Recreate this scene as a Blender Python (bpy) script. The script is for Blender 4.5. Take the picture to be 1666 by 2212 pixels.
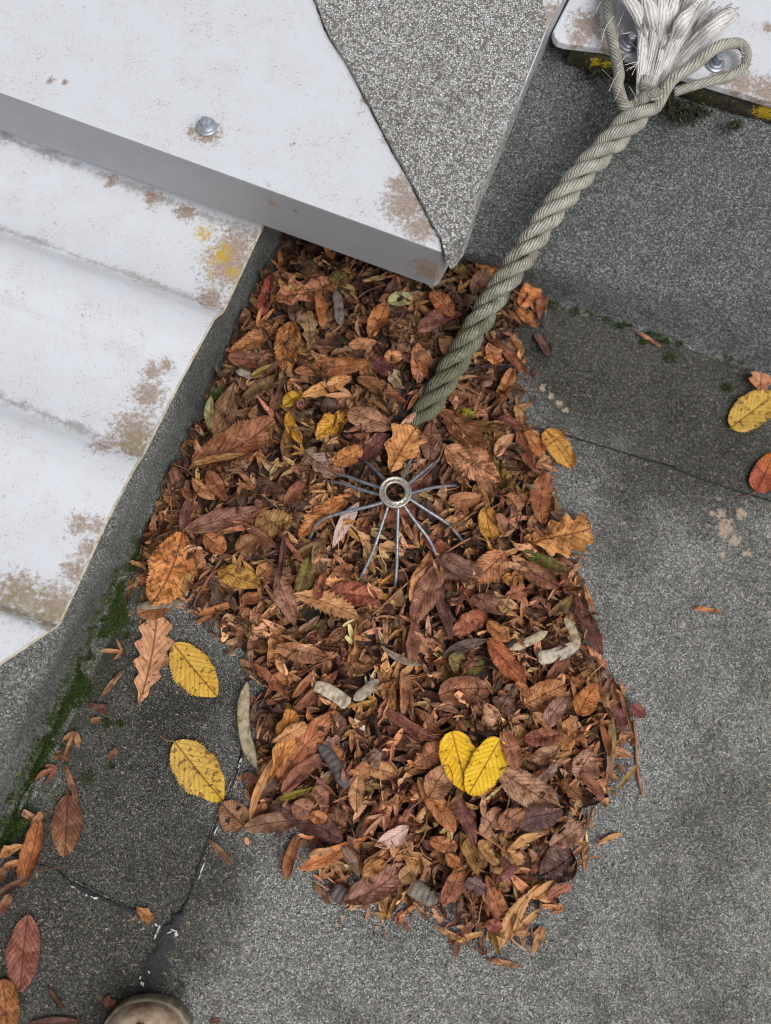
import bpy, bmesh, math, random
from mathutils import Vector, Matrix, noise

for o in list(bpy.data.objects):
    bpy.data.objects.remove(o)
S = bpy.context.scene
COL = S.collection
R = math.radians
rng = random.Random(7)

# ------------------------------------------------------------------ camera
VW, VH, FPX, CAM_H = 1666.0, 2212.0, 1916.0, 0.95      # picture size in measuring pixels, focal length, metres above the roof
NAD = (700.0, 1600.0)                                   # where the plumb line falls in the picture
_d = Vector(((NAD[0]-VW/2)/FPX, -(NAD[1]-VH/2)/FPX, -1)).normalized()
_z = -_d
_x = (Vector((1, 0, 0)) - _z*_z.x).normalized()
_y = _z.cross(_x)
ROT = Matrix((_x, _y, _z))                              # camera -> world
CAM = Vector((0, 0, CAM_H))
cd = bpy.data.cameras.new('camera')
cam = bpy.data.objects.new('camera', cd)
COL.objects.link(cam)
cam.matrix_world = Matrix.Translation(CAM) @ ROT.to_4x4()
cd.sensor_fit = 'VERTICAL'; cd.sensor_height = 24.0; cd.lens = 24.0*FPX/VH
cd.clip_start = 0.01; cd.clip_end = 200
cd.dof.use_dof = True; cd.dof.focus_distance = 0.92; cd.dof.aperture_fstop = 1.5
S.camera = cam
S.cycles.filter_width = 1.15

def P(px, py, z=0.0):
    """place of the point at height z that the measured pixel shows"""
    d = ROT @ Vector(((px-VW/2)/FPX, -(py-VH/2)/FPX, -1))
    return CAM + d*((z-CAM_H)/d.z)

def pix(p):
    q = ROT.transposed() @ (Vector(p)-CAM)
    return (VW/2 + FPX*q.x/-q.z, VH/2 - FPX*q.y/-q.z)

# ------------------------------------------------------------------ light: overcast day
SUN_EL, SUN_AZ = R(58), R(138)
W = bpy.data.worlds.new('World'); S.world = W; W.use_nodes = True
wn = W.node_tree
sky = wn.nodes.new('ShaderNodeTexSky'); sky.sky_type = 'NISHITA'; sky.sun_disc = False
sky.sun_elevation = SUN_EL; sky.sun_rotation = SUN_AZ
sky.air_density = 1.0; sky.dust_density = 1.5; sky.ozone_density = 1.0
hs = wn.nodes.new('ShaderNodeHueSaturation'); hs.inputs['Saturation'].default_value = 0.25
wn.links.new(sky.outputs[0], hs.inputs['Color'])
bg = wn.nodes['Background']; bg.inputs['Strength'].default_value = 0.05
wn.links.new(hs.outputs[0], bg.inputs['Color'])
sd = bpy.data.lights.new('sun', 'SUN'); sd.energy = 1.5; sd.angle = R(50); sd.color = (1.0, 0.99, 0.98)
so = bpy.data.objects.new('sun', sd); COL.objects.link(so)
sv = Vector((math.sin(SUN_AZ)*math.cos(SUN_EL), math.cos(SUN_AZ)*math.cos(SUN_EL), math.sin(SUN_EL)))
so.rotation_euler = sv.to_track_quat('Z', 'Y').to_euler()
so.location = sv*6
vs = S.view_settings
vs.view_transform = 'Standard'; vs.look = 'None'; vs.gamma = 1.0; vs.use_curve_mapping = False
vs.exposure = 0.65

# ------------------------------------------------------------------ helpers
def lin(c):
    r = []
    for v in c[:3]:
        v /= 255.0
        r.append(v/12.92 if v <= 0.04045 else ((v+0.055)/1.055)**2.4)
    return (*r, 1.0)

def mk(name, verts, faces, mat=None, parent=None, smooth=False):
    me = bpy.data.meshes.new(name)
    me.from_pydata([tuple(v) for v in verts], [], faces)
    if mat: me.materials.append(mat)
    if smooth: me.polygons.foreach_set('use_smooth', [True]*len(me.polygons))
    me.update()
    o = bpy.data.objects.new(name, me); COL.objects.link(o)
    if parent is not None: o.parent = parent
    return o

def tag(o, label=None, cat=None, group=None, kind=None):
    if label: o['label'] = label
    if cat: o['category'] = cat
    if group: o['group'] = group
    if kind: o['kind'] = kind
    return o

def empty(name, loc):
    o = bpy.data.objects.new(name, None); o.location = loc; o.empty_display_size = 0.02
    COL.objects.link(o); return o

def local(parent, o):
    """child meshes are written in world metres; keep them there under a moved parent"""
    o.parent = parent
    o.matrix_parent_inverse = Matrix.Translation(-Vector(parent.location))
    return o

def recenter(o):
    me = o.data
    n = len(me.vertices)
    c = sum((v.co for v in me.vertices), Vector())/n
    c.z = min(v.co.z for v in me.vertices)
    me.transform(Matrix.Translation(-c)); o.location = c
    return o

def bevel(o, w, seg=2, ang=30):
    m = o.modifiers.new('bevel', 'BEVEL'); m.width = w; m.segments = seg; m.limit_method = 'ANGLE'; m.angle_limit = R(ang)
    return o

def tube(pts, rad, n=8, cap=True, flat=1.0):
    """verts, faces, (u, v) of a tube along pts with a radius per point"""
    pts = [Vector(p) for p in pts]
    V, F, UV = [], [], []
    t0 = (pts[1]-pts[0]).normalized()
    ref = Vector((0, 0, 1)) if abs(t0.z) < 0.9 else Vector((1, 0, 0))
    nrm = (ref - t0*ref.dot(t0)).normalized()
    for i, p in enumerate(pts):
        t = (pts[min(i+1, len(pts)-1)] - pts[max(i-1, 0)]).normalized()
        nrm = (nrm - t*nrm.dot(t)).normalized()
        b = t.cross(nrm)
        r = rad[i] if hasattr(rad, '__len__') else rad
        for k in range(n):
            a = 2*math.pi*k/n
            V.append(p + (b*math.cos(a) + nrm*math.sin(a)*flat)*r); UV.append((i/(len(pts)-1), k/n))
    for i in range(len(pts)-1):
        for k in range(n):
            F.append((i*n+k, i*n+(k+1) % n, (i+1)*n+(k+1) % n, (i+1)*n+k))
    if cap:
        F.append(tuple(range(n-1, -1, -1))); F.append(tuple((len(pts)-1)*n+k for k in range(n)))
    return V, F, UV

def spline(pts, n):
    pts = [Vector(p) for p in pts]
    q = [pts[0]*2-pts[1]] + pts + [pts[-1]*2-pts[-2]]
    out = []
    segs = len(pts)-1
    for i in range(n+1):
        s = i/n*segs; k = min(int(s), segs-1); t = s-k
        a, b, c, d = q[k:k+4]
        out.append(0.5*((2*b) + (c-a)*t + (2*a-5*b+4*c-d)*t*t + (3*b-a-3*c+d)*t**3))
    return out

def fill_attr(me, cols, name='tint'):
    at = me.attributes.new(name, 'FLOAT_COLOR', 'POINT')
    flat = [x for c in cols for x in c]
    at.data.foreach_set('color', flat)

def set_uv(me, uvs):
    l = me.uv_layers.new(name='UVMap')
    buf = []
    for lp in me.loops: buf.extend(uvs[lp.vertex_index])
    l.data.foreach_set('uv', buf)

# ------------------------------------------------------------------ node helper
class NT:
    def __init__(s, name):
        s.m = bpy.data.materials.new(name); s.m.use_nodes = True
        s.t = s.m.node_tree; s.b = s.t.nodes['Principled BSDF']
    def n(s, typ, **kw):
        nd = s.t.nodes.new('ShaderNode'+typ)
        ins = kw.pop('i', {})
        for k, v in kw.items(): setattr(nd, k, v)
        for k, v in ins.items(): s.put(nd.inputs[k], v)
        return nd
    def put(s, sock, v):
        if hasattr(v, 'is_output') or isinstance(v, bpy.types.NodeSocket): s.t.links.new(v, sock)
        else: sock.default_value = v
    def math(s, op, a, b=None, c=None, clamp=False):
        nd = s.n('Math', operation=op, use_clamp=clamp)
        s.put(nd.inputs[0], a)
        if b is not None: s.put(nd.inputs[1], b)
        if c is not None: s.put(nd.inputs[2], c)
        return nd.outputs[0]
    def noise(s, vec, scale, detail=4, rough=0.6, out=0):
        nd = s.n('TexNoise', i={'Scale': scale, 'Detail': detail, 'Roughness': rough})
        if vec is not None: s.put(nd.inputs['Vector'], vec)
        return nd.outputs[out]
    def vor(s, vec, scale, out='Color', feature='F1', rnd=1.0):
        nd = s.n('TexVoronoi', feature=feature, i={'Scale': scale, 'Randomness': rnd})
        s.put(nd.inputs['Vector'], vec)
        return nd.outputs[out]
    def ramp(s, fac, stops, interp='LINEAR'):
        nd = s.n('ValToRGB'); s.put(nd.inputs[0], fac)
        cr = nd.color_ramp; cr.interpolation = interp
        while len(cr.elements) < len(stops): cr.elements.new(0.5)
        for e, (p, c) in zip(cr.elements, stops):
            e.position = p
            e.color = c if hasattr(c, '__len__') else (c, c, c, 1)
        return nd.outputs[0]
    def mix(s, fac, a, b, typ='MIX'):
        nd = s.n('Mix', data_type='RGBA', blend_type=typ)
        s.put(nd.inputs[0], fac); s.put(nd.inputs[6], a); s.put(nd.inputs[7], b)
        return nd.outputs[2]
    def step(s, v, lo, hi):
        nd = s.n('MapRange', interpolation_type='SMOOTHSTEP', i={'From Min': lo, 'From Max': hi})
        s.put(nd.inputs['Value'], v)
        return nd.outputs[0]
    def coord(s, which='Object'):
        return s.n('TexCoord').outputs[which]
    def pos(s):
        return s.n('NewGeometry').outputs['Position']
    def blobs(s, pos, lst):
        """largest of 1 - distance / radius over the listed stain spots"""
        acc = None
        for p, r in lst:
            d = s.n('VectorMath', operation='DISTANCE'); s.put(d.inputs[0], pos); d.inputs[1].default_value = tuple(p)
            v = s.math('MULTIPLY_ADD', d.outputs['Value'], -1.0/r, 1.0)
            acc = v if acc is None else s.math('MAXIMUM', acc, v)
        return s.math('MAXIMUM', acc, 0.0)
    def bump(s, h, strength, dist):
        nd = s.n('Bump', i={'Strength': strength, 'Distance': dist}); s.put(nd.inputs['Height'], h)
        s.t.links.new(nd.outputs[0], s.b.inputs['Normal'])
        return nd
    def base(s, c): s.put(s.b.inputs['Base Color'], c)
    def set(s, **k):
        for a, v in k.items(): s.put(s.b.inputs[a.replace('_', ' ')], v)

# ------------------------------------------------------------------ materials
def felt_material(name, scale, lo, hi, pit=None, spots=None, damp=0.6, moss=None, dark_spots=None):
    t = NT(name); p = t.pos()
    wob = t.noise(p, 90, 3, 0.6, 1)
    cell = t.n('TexVoronoi', i={'Scale': scale}); t.put(cell.inputs['Vector'], p)
    sep = t.n('SeparateColor'); t.put(sep.inputs[0], cell.outputs['Color'])
    gap = t.vor(p, scale, 'Distance', 'DISTANCE_TO_EDGE')
    g = t.ramp(sep.outputs[0], [(0.0, tuple(lin(lo))), (0.55, tuple(lin([(a*0.55+b*0.45) for a, b in zip(lo, hi)]))), (1.0, tuple(lin(hi)))])
    hue = t.mix(t.math('MULTIPLY', t.step(sep.outputs[1], 0.55, 1.0), 0.28), g, lin((126, 104, 84)))
    hue = t.mix(t.math('MULTIPLY', t.step(sep.outputs[2], 0.7, 1.0), 0.22), hue, lin((88, 100, 92)))
    if pit: hue = t.mix(t.step(t.math('ADD', sep.outputs[1], t.math('MULTIPLY_ADD', t.noise(p, scale*.35, 3), .8, -.4)), 0.30, 0.18), hue, lin(pit))
    dark = t.step(gap, 0.02, 0.16)
    c = t.mix(dark, lin([v*(0.42 if not pit else 0.55) for v in lo]), hue)
    big = t.noise(p, 7, 6, 0.65)
    c = t.mix(t.math('MULTIPLY', t.step(big, 0.42, 0.66), damp), c, t.mix(1.0, c, lin((150, 150, 140)), 'MULTIPLY'))
    mid = t.noise(p, 45, 4, 0.7)
    c = t.mix(t.math('MULTIPLY', t.step(mid, 0.5, 0.75), 0.35), c, lin((52, 52, 48)))
    if dark_spots:
        m = t.math('ADD', t.blobs(p, dark_spots), t.math('MULTIPLY_ADD', big, 0.9, -0.5))
        c = t.mix(t.math('MULTIPLY', t.step(m, 0.0, 0.6), 0.85), c, t.mix(1.0, c, lin((132, 129, 118)), 'MULTIPLY'))
    if spots:
        m = t.math('ADD', t.blobs(p, spots), t.math('MULTIPLY_ADD', t.noise(p, 240, 5, 0.75), 3.2, -1.75))
        c = t.mix(t.math('MULTIPLY', t.step(m, 0.1, 0.4), 0.92), c, t.mix(sep.outputs[1], lin((222, 198, 174)), lin((176, 152, 130))))
    if moss:
        m = t.math('ADD', t.blobs(p, moss), t.math('MULTIPLY_ADD', t.noise(p, 140, 4, 0.7), 1.6, -0.95))
        c = t.mix(t.math('MULTIPLY', t.step(m, 0.15, 0.8), 0.6), c, lin((60, 66, 42)))
    fleck = t.step(t.vor(p, scale*0.33, 'Distance'), 0.055, 0.03)
    c = t.mix(t.math('MULTIPLY', fleck, 0.6), c, lin((214, 210, 204)))
    t.base(c)
    t.set(Roughness=t.math('MULTIPLY_ADD', big, -0.2, 0.78))
    t.b.inputs['Specular IOR Level'].default_value = 0.32
    h = t.math('ADD', t.math('MULTIPLY', dark, 0.7), t.math('MULTIPLY', sep.outputs[0], 0.5))
    t.bump(h, 0.8, 0.0009)
    return t.m

M = {}
ZC, ZF = 0.195, 0.127      # top and foot of the capping's fascia
ZS, ZR_ = 0.105, 0.165     # drip edge of the roof sheet, top of the right hand panel
seam_spots = [(P(1567, 1143), .016), (P(1555, 1112), .009), (P(1600, 1112), .009), (P(1612, 1194), .007), (P(1560, 1200), .007), (P(1550, 1076), .005),
              (P(1537, 1110), .005), (P(1585, 1170), .012), (P(1345, 1130), .004), (P(1475, 1350), .005), (P(1370, 1166), .004), (P(1600, 1285), .004),
              (P(1172, 838), .006), (P(1190, 855), .006), (P(1208, 872), .006), (P(1222, 886), .006)]
damp_floor = [(P(300, 1650), .16), (P(150, 1950), .17), (P(330, 1880), .14), (P(230, 1500), .10), (P(1290, 760), .13), (P(1500, 800), .10), (P(1180, 700), .08), (P(120, 2150), .14), (P(1350, 800), .20), (P(1560, 880), .18), (P(1480, 960), .16), (P(250, 2000), .16), (P(60, 2100), .16)]
moss_floor = [(P(60+270*k, 1760-560*k), .034) for k in (0, .12, .24, .36, .48, .6, .72, .84, 1)]
M['felt'] = felt_material('floor_felt', 640, (130, 130, 126), (230, 230, 225), spots=seam_spots, dark_spots=damp_floor, moss=moss_floor)
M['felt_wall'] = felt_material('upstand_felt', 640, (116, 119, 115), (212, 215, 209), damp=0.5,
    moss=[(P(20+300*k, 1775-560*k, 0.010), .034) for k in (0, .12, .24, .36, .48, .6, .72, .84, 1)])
M['felt_dark'] = felt_material('shaded_felt', 660, (88, 91, 90), (188, 192, 190), damp=0.4, dark_spots=[(P(1040+90*k, 596+26*k, .03), .022) for k in range(9)])  # the spots darken a band along the riser
M['felt_top'] = felt_material('capping_felt', 460, (196, 194, 190), (252, 252, 250), pit=(146, 136, 128), damp=0.2,
    moss=[(P(1090, 250, ZC), .012), (P(1015, 430, ZC), .014), (P(985, 530, ZC), .022), (P(720, 60, ZC), .008), (P(1140, 80, ZC), .008)])

def metal_material(name, tan, lich, olive=(), lines=(), shade_col=None):
    t = NT(name); p = t.pos()
    n1 = t.noise(p, 520, 3, 0.6); n2 = t.noise(p, 28, 5, 0.65); n3 = t.noise(p, 190, 6, 0.75)
    c = t.mix(t.step(n2, 0.3, 0.72), lin((225, 227, 233)), lin((220, 220, 223)))
    if shade_col: c = t.mix(t.step(n2, 0.3, 0.72), lin(shade_col), lin([v*.97 for v in shade_col]))  # greyer variant with the shade of upright faces in its colour
    sp = t.math('ADD', n1, t.math('MULTIPLY_ADD', n2, 0.34, -0.17))
    c = t.mix(t.math('MULTIPLY', t.step(sp, 0.612, 0.71), 0.62), c, lin((148, 136, 132)))
    sp2 = t.math('ADD', t.noise(p, 130, 5, 0.7), t.math('MULTIPLY_ADD', n2, 0.3, -0.15))
    c = t.mix(t.math('MULTIPLY', t.step(sp2, 0.65, 0.73), 0.5), c, lin((120, 104, 98)))
    for a, b, r_, k in lines:
        # dirt caught along a crease: distance from the line through a and b
        d = (b-a); nv_ = Vector((-d.y, d.x, 0)).normalized(); o_ = nv_.dot(a)
        dp = t.n('VectorMath', operation='DOT_PRODUCT'); t.put(dp.inputs[0], p); dp.inputs[1].default_value = nv_
        m = t.math('ABSOLUTE', t.math('ADD', dp.outputs['Value'], -o_))
        m = t.math('ADD', t.math('MULTIPLY_ADD', m, -1/r_, 1.0), t.math('MULTIPLY_ADD', t.math('ADD', n3, t.math('MULTIPLY', n2, .8)), 2.2, -2.15))
        c = t.mix(t.math('MULTIPLY', t.step(m, 0.15, 0.9), k), c, t.mix(n1, lin((150, 138, 132)), lin((112, 98, 90))))
    if tan:
        m = t.math('ADD', t.blobs(p, tan), t.math('MULTIPLY_ADD', n3, 2.4, -1.32))
        tc = t.mix(t.step(n1, 0.35, 0.65), lin((176, 152, 132)), lin((134, 108, 90)))
        c = t.mix(t.math('MULTIPLY', t.step(m, 0.1, 0.66), 0.85), c, tc)
    if olive:
        m = t.math('ADD', t.blobs(p, olive), t.math('MULTIPLY_ADD', n3, 2.2, -1.25))
        c = t.mix(t.math('MULTIPLY', t.step(m, 0.12, 0.7), 0.75), c, t.mix(n1, lin((120, 108, 78)), lin((172, 158, 124))))
    if lich:
        m = t.math('ADD', t.blobs(p, lich), t.math('MULTIPLY_ADD', t.noise(p, 260, 6, 0.75), 2.8, -1.55))
        c = t.mix(t.math('MULTIPLY', t.step(m, 0.1, 0.8), 0.9), c, t.mix(n1, lin((222, 186, 30)), lin((176, 140, 52))))
    t.base(c); t.set(Roughness=t.math('MULTIPLY_ADD', n2, 0.25, 0.32))
    t.b.inputs['Specular IOR Level'].default_value = 0.45
    t.bump(t.math('ADD', n3, t.math('MULTIPLY', n1, 0.5)), 0.16, 0.0006)
    return t.m

M['metal_cap'] = metal_material('capping_paint',
    [(P(875, 440, ZC), .040), (P(905, 490, ZC), .030), (P(449, 286, ZC), .024), (P(415, 285, ZC), .011), (P(860, 400, ZC), .020), (P(590, 440, ZC-.02), .010),
     (P(930, 560, ZC-.03), .03), (P(835, 300, ZC), .010), (P(790, 215, ZC), .010), (P(110, 175, ZC), .008), (P(140, 178, ZC), .006), (P(1205, 40, ZC), .04)], [])
M['fascia'] = metal_material('fascia_shade', [(P(590, 440, ZC-.02), .010), (P(640, 452, ZC-.02), .006), (P(925, 590, ZC-.04), .03)], [], shade_col=(166, 167, 170))  # capping paint again, darkened to carry the fascia's shade
sheet_tan = [(P(500, 570, ZS+.004), .052), (P(455, 640, ZS+.004), .026), (P(510, 530, ZS+.004), .040), (P(330, 428, ZS+.004), .018), (P(400, 456, ZS+.004), .02), (P(240, 393, ZS+.004), .012), (P(330, 800, ZS+.004), .020), (P(320, 850, ZS+.004), .030), (P(290, 930, ZS+.004), .042), (P(220, 970, ZS+.004), .020), (P(360, 790, ZS+.004), .014), (P(170, 1130, ZS+.004), .020), (P(205, 1135, ZS+.004), .018),
             (P(190, 1185, ZS+.004), .020), (P(160, 1230, ZS+.004), .024), (P(120, 1310, ZS+.004), .040), (P(30, 1270, ZS+.004), .030), (P(200, 1060, ZS+.004), .010)]
M['metal_sheet'] = metal_material('roof_sheet_paint', sheet_tan, [(P(478, 548, ZS+.004), .027), (P(440, 500, ZS+.004), .020), (P(500, 585, ZS+.004), .017), (P(455, 590, ZS+.004), .010), (P(250, 960, ZS+.004), .006)],
    lines=[(P(0, 294, ZS+.004), P(555, 503, ZS+.004), .012, .6), (P(0, 496, ZS), P(480, 667, ZS), .008, .5), (P(0, 860, ZS), P(300, 974, ZS), .011, .6), (P(0, 648, ZS+.004), P(392, 812, ZS+.002), .012, .1), (P(0, 1312, ZS), P(118, 1350, ZS), .008, .7)],
    olive=[(P(290, 955, ZS+.004), .028), (P(60, 1300, ZS+.004), .040), (P(110, 1330, ZS+.004), .030), (P(10, 1300, ZS+.004), .03)])
M['metal_panel'] = metal_material('panel_paint',
    [(P(1270, 55, ZR_), .034), (P(1250, 85, ZR_), .020), (P(1330, 95, ZR_), .03), (P(1600, 180, ZR_), .032), (P(1650, 200, ZR_), .036), (P(1560, 165, ZR_), .018), (P(1450, 120, ZR_), .02), (P(1660, 60, ZR_), .012)],
    [], olive=[(P(1320, 105, ZR_), .02), (P(1420, 130, ZR_), .02)])

def plain(name, rgb, rough=0.5, metallic=0.0, var=0.25, scale=120, bump=0.2, bd=0.0005, rgb2=None):
    t = NT(name); p = t.coord()
    n = t.noise(p, scale, 5, 0.65)
    a = lin(rgb); b = lin(rgb2) if rgb2 else lin([v*(1-var) for v in rgb])
    t.base(t.mix(t.step(n, 0.35, 0.68), a, b))
    t.set(Roughness=rough, Metallic=metallic)
    t.bump(n, bump, bd)
    return t.m
M['steel'] = plain('galvanised_steel', (150, 152, 158), 0.38, 0.85, rgb2=(100, 98, 96), scale=300)
M['wire'] = plain('guard_wire', (164, 172, 180), 0.42, 0.55, rgb2=(122, 124, 126), scale=260)
M['ringm'] = plain('guard_ring', (196, 190, 178), 0.35, 0.6, rgb2=(158, 148, 132), scale=160)
M['screw'] = plain('zinc_screw', (196, 200, 210), 0.35, 0.5, rgb2=(160, 164, 172), scale=200)
M['screwd'] = plain('weathered_screw', (172, 178, 190), 0.4, 0.5, rgb2=(136, 140, 148), scale=300)
M['rubber'] = plain('washer_rubber', (70, 68, 66), 0.8)
M['lip'] = plain('cut_edge', (216, 206, 186), 0.6, rgb2=(176, 160, 132), scale=160)
M['edge_dirt'] = plain('edge_dirt', (84, 74, 66), 0.8, rgb2=(52, 46, 42), scale=300, bump=0.6, bd=0.002)
M['bitumen'] = plain('bitumen', (22, 22, 25), 0.32, 0, rgb2=(44, 44, 45), scale=500, bump=0.7, bd=0.002)
M['fleck'] = plain('white_flecks', (222, 220, 216), 0.6)

def lichen_dark():
    t = NT('mossy_batten'); p = t.pos()
    n = t.noise(p, 130, 6, 0.7); n2 = t.noise(p, 38, 4, 0.6)
    c = t.mix(t.step(n, 0.35, 0.7), lin((44, 40, 34)), lin((82, 72, 58)))
    c = t.mix(t.math('MULTIPLY', t.step(n2, 0.5, 0.62), 0.6), c, lin((52, 60, 28)))
    sp = [(P(1462, 216, ZR_-.02), 0.0090), (P(1495, 220, ZR_-.02), 0.0120), (P(1540, 235, ZR_-.02), 0.0120), (P(1548, 245, ZR_-.02), 0.0090), (P(1590, 245, ZR_-.02), 0.0075), (P(1640, 250, ZR_-.02), 0.0150), (P(1620, 222, ZC), 0.0210), (P(1655, 240, ZR_-.02), 0.0180),
          (P(1288, 136, ZR_-.02), 0.0105), (P(1312, 134, ZR_-.02), 0.0105), (P(1328, 132, ZR_-.02), 0.0075), (P(1515, 214, ZR_-.02), 0.0075), (P(1590, 258, ZR_-.02), 0.0090)]
    m = t.math('ADD', t.blobs(p, sp), t.math('MULTIPLY_ADD', t.noise(p, 280, 5, 0.75), 3.4, -1.75))
    c = t.mix(t.step(m, 0.25, 0.6), c, t.mix(n, lin((226, 190, 24)), lin((186, 152, 40))))
    t.base(c); t.set(Roughness=0.85); t.bump(n, 0.8, 0.003)
    return t.m
M['batten'] = lichen_dark()

def leaf_material():
    t = NT('dead_leaf'); p = t.coord()
    at = t.n('Attribute', attribute_name='tint')
    uv = t.n('UVMap').outputs[0]
    sx = t.n('SeparateXYZ'); t.put(sx.inputs[0], uv)
    u, v = sx.outputs[0], t.math('ABSOLUTE', t.math('SUBTRACT', sx.outputs[1], 0.5))     # v: 0 at the midrib
    ph = t.math('FRACT', t.math('MULTIPLY', t.math('SUBTRACT', u, t.math('MULTIPLY', v, 0.62)), 10.0))
    sc = t.n('SeparateColor'); t.put(sc.inputs[0], at.outputs['Color'])
    brn = t.math('MULTIPLY_ADD', t.step(sc.outputs[1], 0.28, 0.48), -0.72, 1.0)      # bright yellow leaves have faint veins
    side = t.step(t.math('ABSOLUTE', t.math('SUBTRACT', ph, 0.5)), 0.38, 0.48)
    mid = t.step(v, 0.028, 0.010)
    n1 = t.noise(p, 70, 5, 0.65); n2 = t.noise(p, 320, 5, 0.7); n3 = t.noise(p, 900, 3, 0.6)
    c0 = at.outputs['Color']
    c = t.mix(t.math('MULTIPLY', t.step(n1, 0.40, 0.66), t.math('MULTIPLY', brn, 0.8)), c0, t.mix(1.0, c0, lin((172, 154, 140)), 'MULTIPLY'))
    c = t.mix(t.math('MULTIPLY', t.step(n1, 0.52, 0.30), 0.5), c, t.mix(0.5, c, lin((170, 140, 104)), 'SCREEN'))
    c = t.mix(t.math('MULTIPLY', t.step(n2, 0.46, 0.7), t.math('MULTIPLY', brn, 0.5)), c, t.mix(1.0, c, lin((176, 160, 146)), 'MULTIPLY'))
    c = t.mix(t.math('MULTIPLY', t.math('MULTIPLY', side, t.step(n2, 0.36, 0.6)), t.math('MULTIPLY', brn, 0.36)), c, t.mix(1.0, c, lin((156, 132, 110)), 'MULTIPLY'))
    c = t.mix(t.math('MULTIPLY', mid, 0.7), c, t.mix(1.0, c, lin((130, 96, 74)), 'MULTIPLY'))
    sp = t.math('ADD', t.noise(p, 175, 1, 0.5), t.math('MULTIPLY', at.outputs['Alpha'], 0.16))
    c = t.mix(t.math('MULTIPLY', t.step(sp, 0.665, 0.74), 0.7), c, lin((98, 62, 34)))
    back = t.n('NewGeometry').outputs['Backfacing']
    c = t.mix(t.math('MULTIPLY', back, 0.35), c, t.mix(0.45, c, lin((170, 140, 112))))
    t.base(c)
    t.set(Roughness=t.math('MULTIPLY_ADD', n1, 0.3, 0.40))
    t.b.inputs['Specular IOR Level'].default_value = 0.38
    h = t.math('ADD', t.math('ADD', t.math('MULTIPLY', n2, 0.7), t.math('MULTIPLY', n3, 0.25)), t.math('MULTIPLY', t.math('MAXIMUM', side, mid), -0.5))
    t.bump(h, 0.8, 0.0016)
    return t.m
M['leaf'] = leaf_material()

def pod_material():
    t = NT('seed_pod_skin'); p = t.coord()
    at = t.n('Attribute', attribute_name='tint'); c0 = at.outputs['Color']
    n1 = t.noise(p, 110, 5, 0.7); n2 = t.noise(p, 500, 4, 0.7)
    c = t.mix(t.math('MULTIPLY', t.step(n1, 0.46, 0.66), 0.7), c0, t.mix(1.0, c0, lin((120, 104, 90)), 'MULTIPLY'))
    c = t.mix(t.math('MULTIPLY', t.step(n2, 0.5, 0.7), 0.4), c, t.mix(1.0, c, lin((160, 140, 118)), 'MULTIPLY'))
    t.base(c); t.set(Roughness=0.5); t.bump(n2, 0.4, 0.0008)
    return t.m
M['pod'] = pod_material()

def moss_material():
    t = NT('moss'); at = t.n('Attribute', attribute_name='tint')
    t.base(at.outputs['Color']); t.set(Roughness=0.8)
    return t.m
M['moss'] = moss_material()

def rope_material(name, light, algae=True, twist=-1300.0):
    t = NT(name); p = t.coord()
    uv = t.n('UVMap').outputs[0]; sx = t.n('SeparateXYZ'); t.put(sx.inputs[0], uv)
    jit = t.noise(p, 160, 3, 0.6)
    st = t.math('SINE', t.math('ADD', t.math('MULTIPLY', sx.outputs[1], 6.2832*11), t.math('MULTIPLY_ADD', sx.outputs[0], twist, t.math('MULTIPLY', jit, 7.0))))
    n1 = t.noise(p, 55, 5, 0.65); n2 = t.noise(p, 600, 4, 0.7)
    c = t.mix(t.step(n1, 0.35, 0.65), lin(light), lin([v*0.86 for v in light]))
    c = t.mix(t.math('MULTIPLY', t.step(st, 0.1, -0.9), 0.62 if algae else 0.22), c, lin((96, 90, 74)))
    c = t.mix(t.math('MULTIPLY', t.step(n2, 0.5, 0.7), 0.45 if algae else 0.15), c, lin((110, 102, 88)))
    if algae:
        z = t.n('SeparateXYZ'); t.put(z.inputs[0], t.pos())
        low = t.step(z.outputs[2], 0.15, 0.04)
        a = t.math('ADD', t.math('MULTIPLY', low, 0.72), t.math('MULTIPLY_ADD', t.noise(p, 90, 5, 0.7), 1.3, -0.62))
        c = t.mix(t.math('MULTIPLY', t.step(a, 0.05, 0.55), 0.72), c, lin((86, 90, 52)))
    if algae: c = t.mix(t.math('MULTIPLY', t.step(t.noise(p, 28, 5, 0.7), 0.45, 0.7), 0.5), c, t.mix(1.0, c, lin((168, 160, 140)), 'MULTIPLY'))
    t.base(c); t.set(Roughness=0.9)
    t.b.inputs['Specular IOR Level'].default_value = 0.2
    t.bump(t.math('ADD', t.math('MULTIPLY', st, 0.5), t.math('MULTIPLY', n2, 0.6)), 0.7, 0.0011)
    return t.m
M['rope'] = rope_material('old_rope', (212, 207, 194))
M['fray'] = rope_material('frayed_rope', (250, 244, 240), False, 20.0)
M['boot'] = plain('scuffed_leather', (214, 194, 164), 0.97, rgb2=(150, 110, 84), scale=48, bump=0.9, bd=0.002)
M['boot_welt'] = plain('boot_rand', (192, 178, 152), 0.9, rgb2=(150, 136, 112), scale=60, bump=0.4)
M['boot_sole'] = plain('boot_sole', (150, 138, 116), 0.75, rgb2=(104, 94, 78), scale=60)
M['scuff'] = plain('dark_scuff', (66, 56, 50), 0.6)

# ------------------------------------------------------------------ setting: floor felt, upstands
def prism(name, pts2, z0, z1, mat, parent=None):
    n = len(pts2)
    V = [(x, y, z0) for x, y in pts2] + [(x, y, z1) for x, y in pts2]
    F = [tuple(range(n-1, -1, -1)), tuple(range(n, 2*n))] + [(i, (i+1) % n, n+(i+1) % n, n+i) for i in range(n)]
    o = mk(name, V, F, mat, parent)
    bm = bmesh.new(); bm.from_mesh(o.data); bmesh.ops.recalc_face_normals(bm, faces=bm.faces); bm.to_mesh(o.data); bm.free()
    return o

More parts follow.
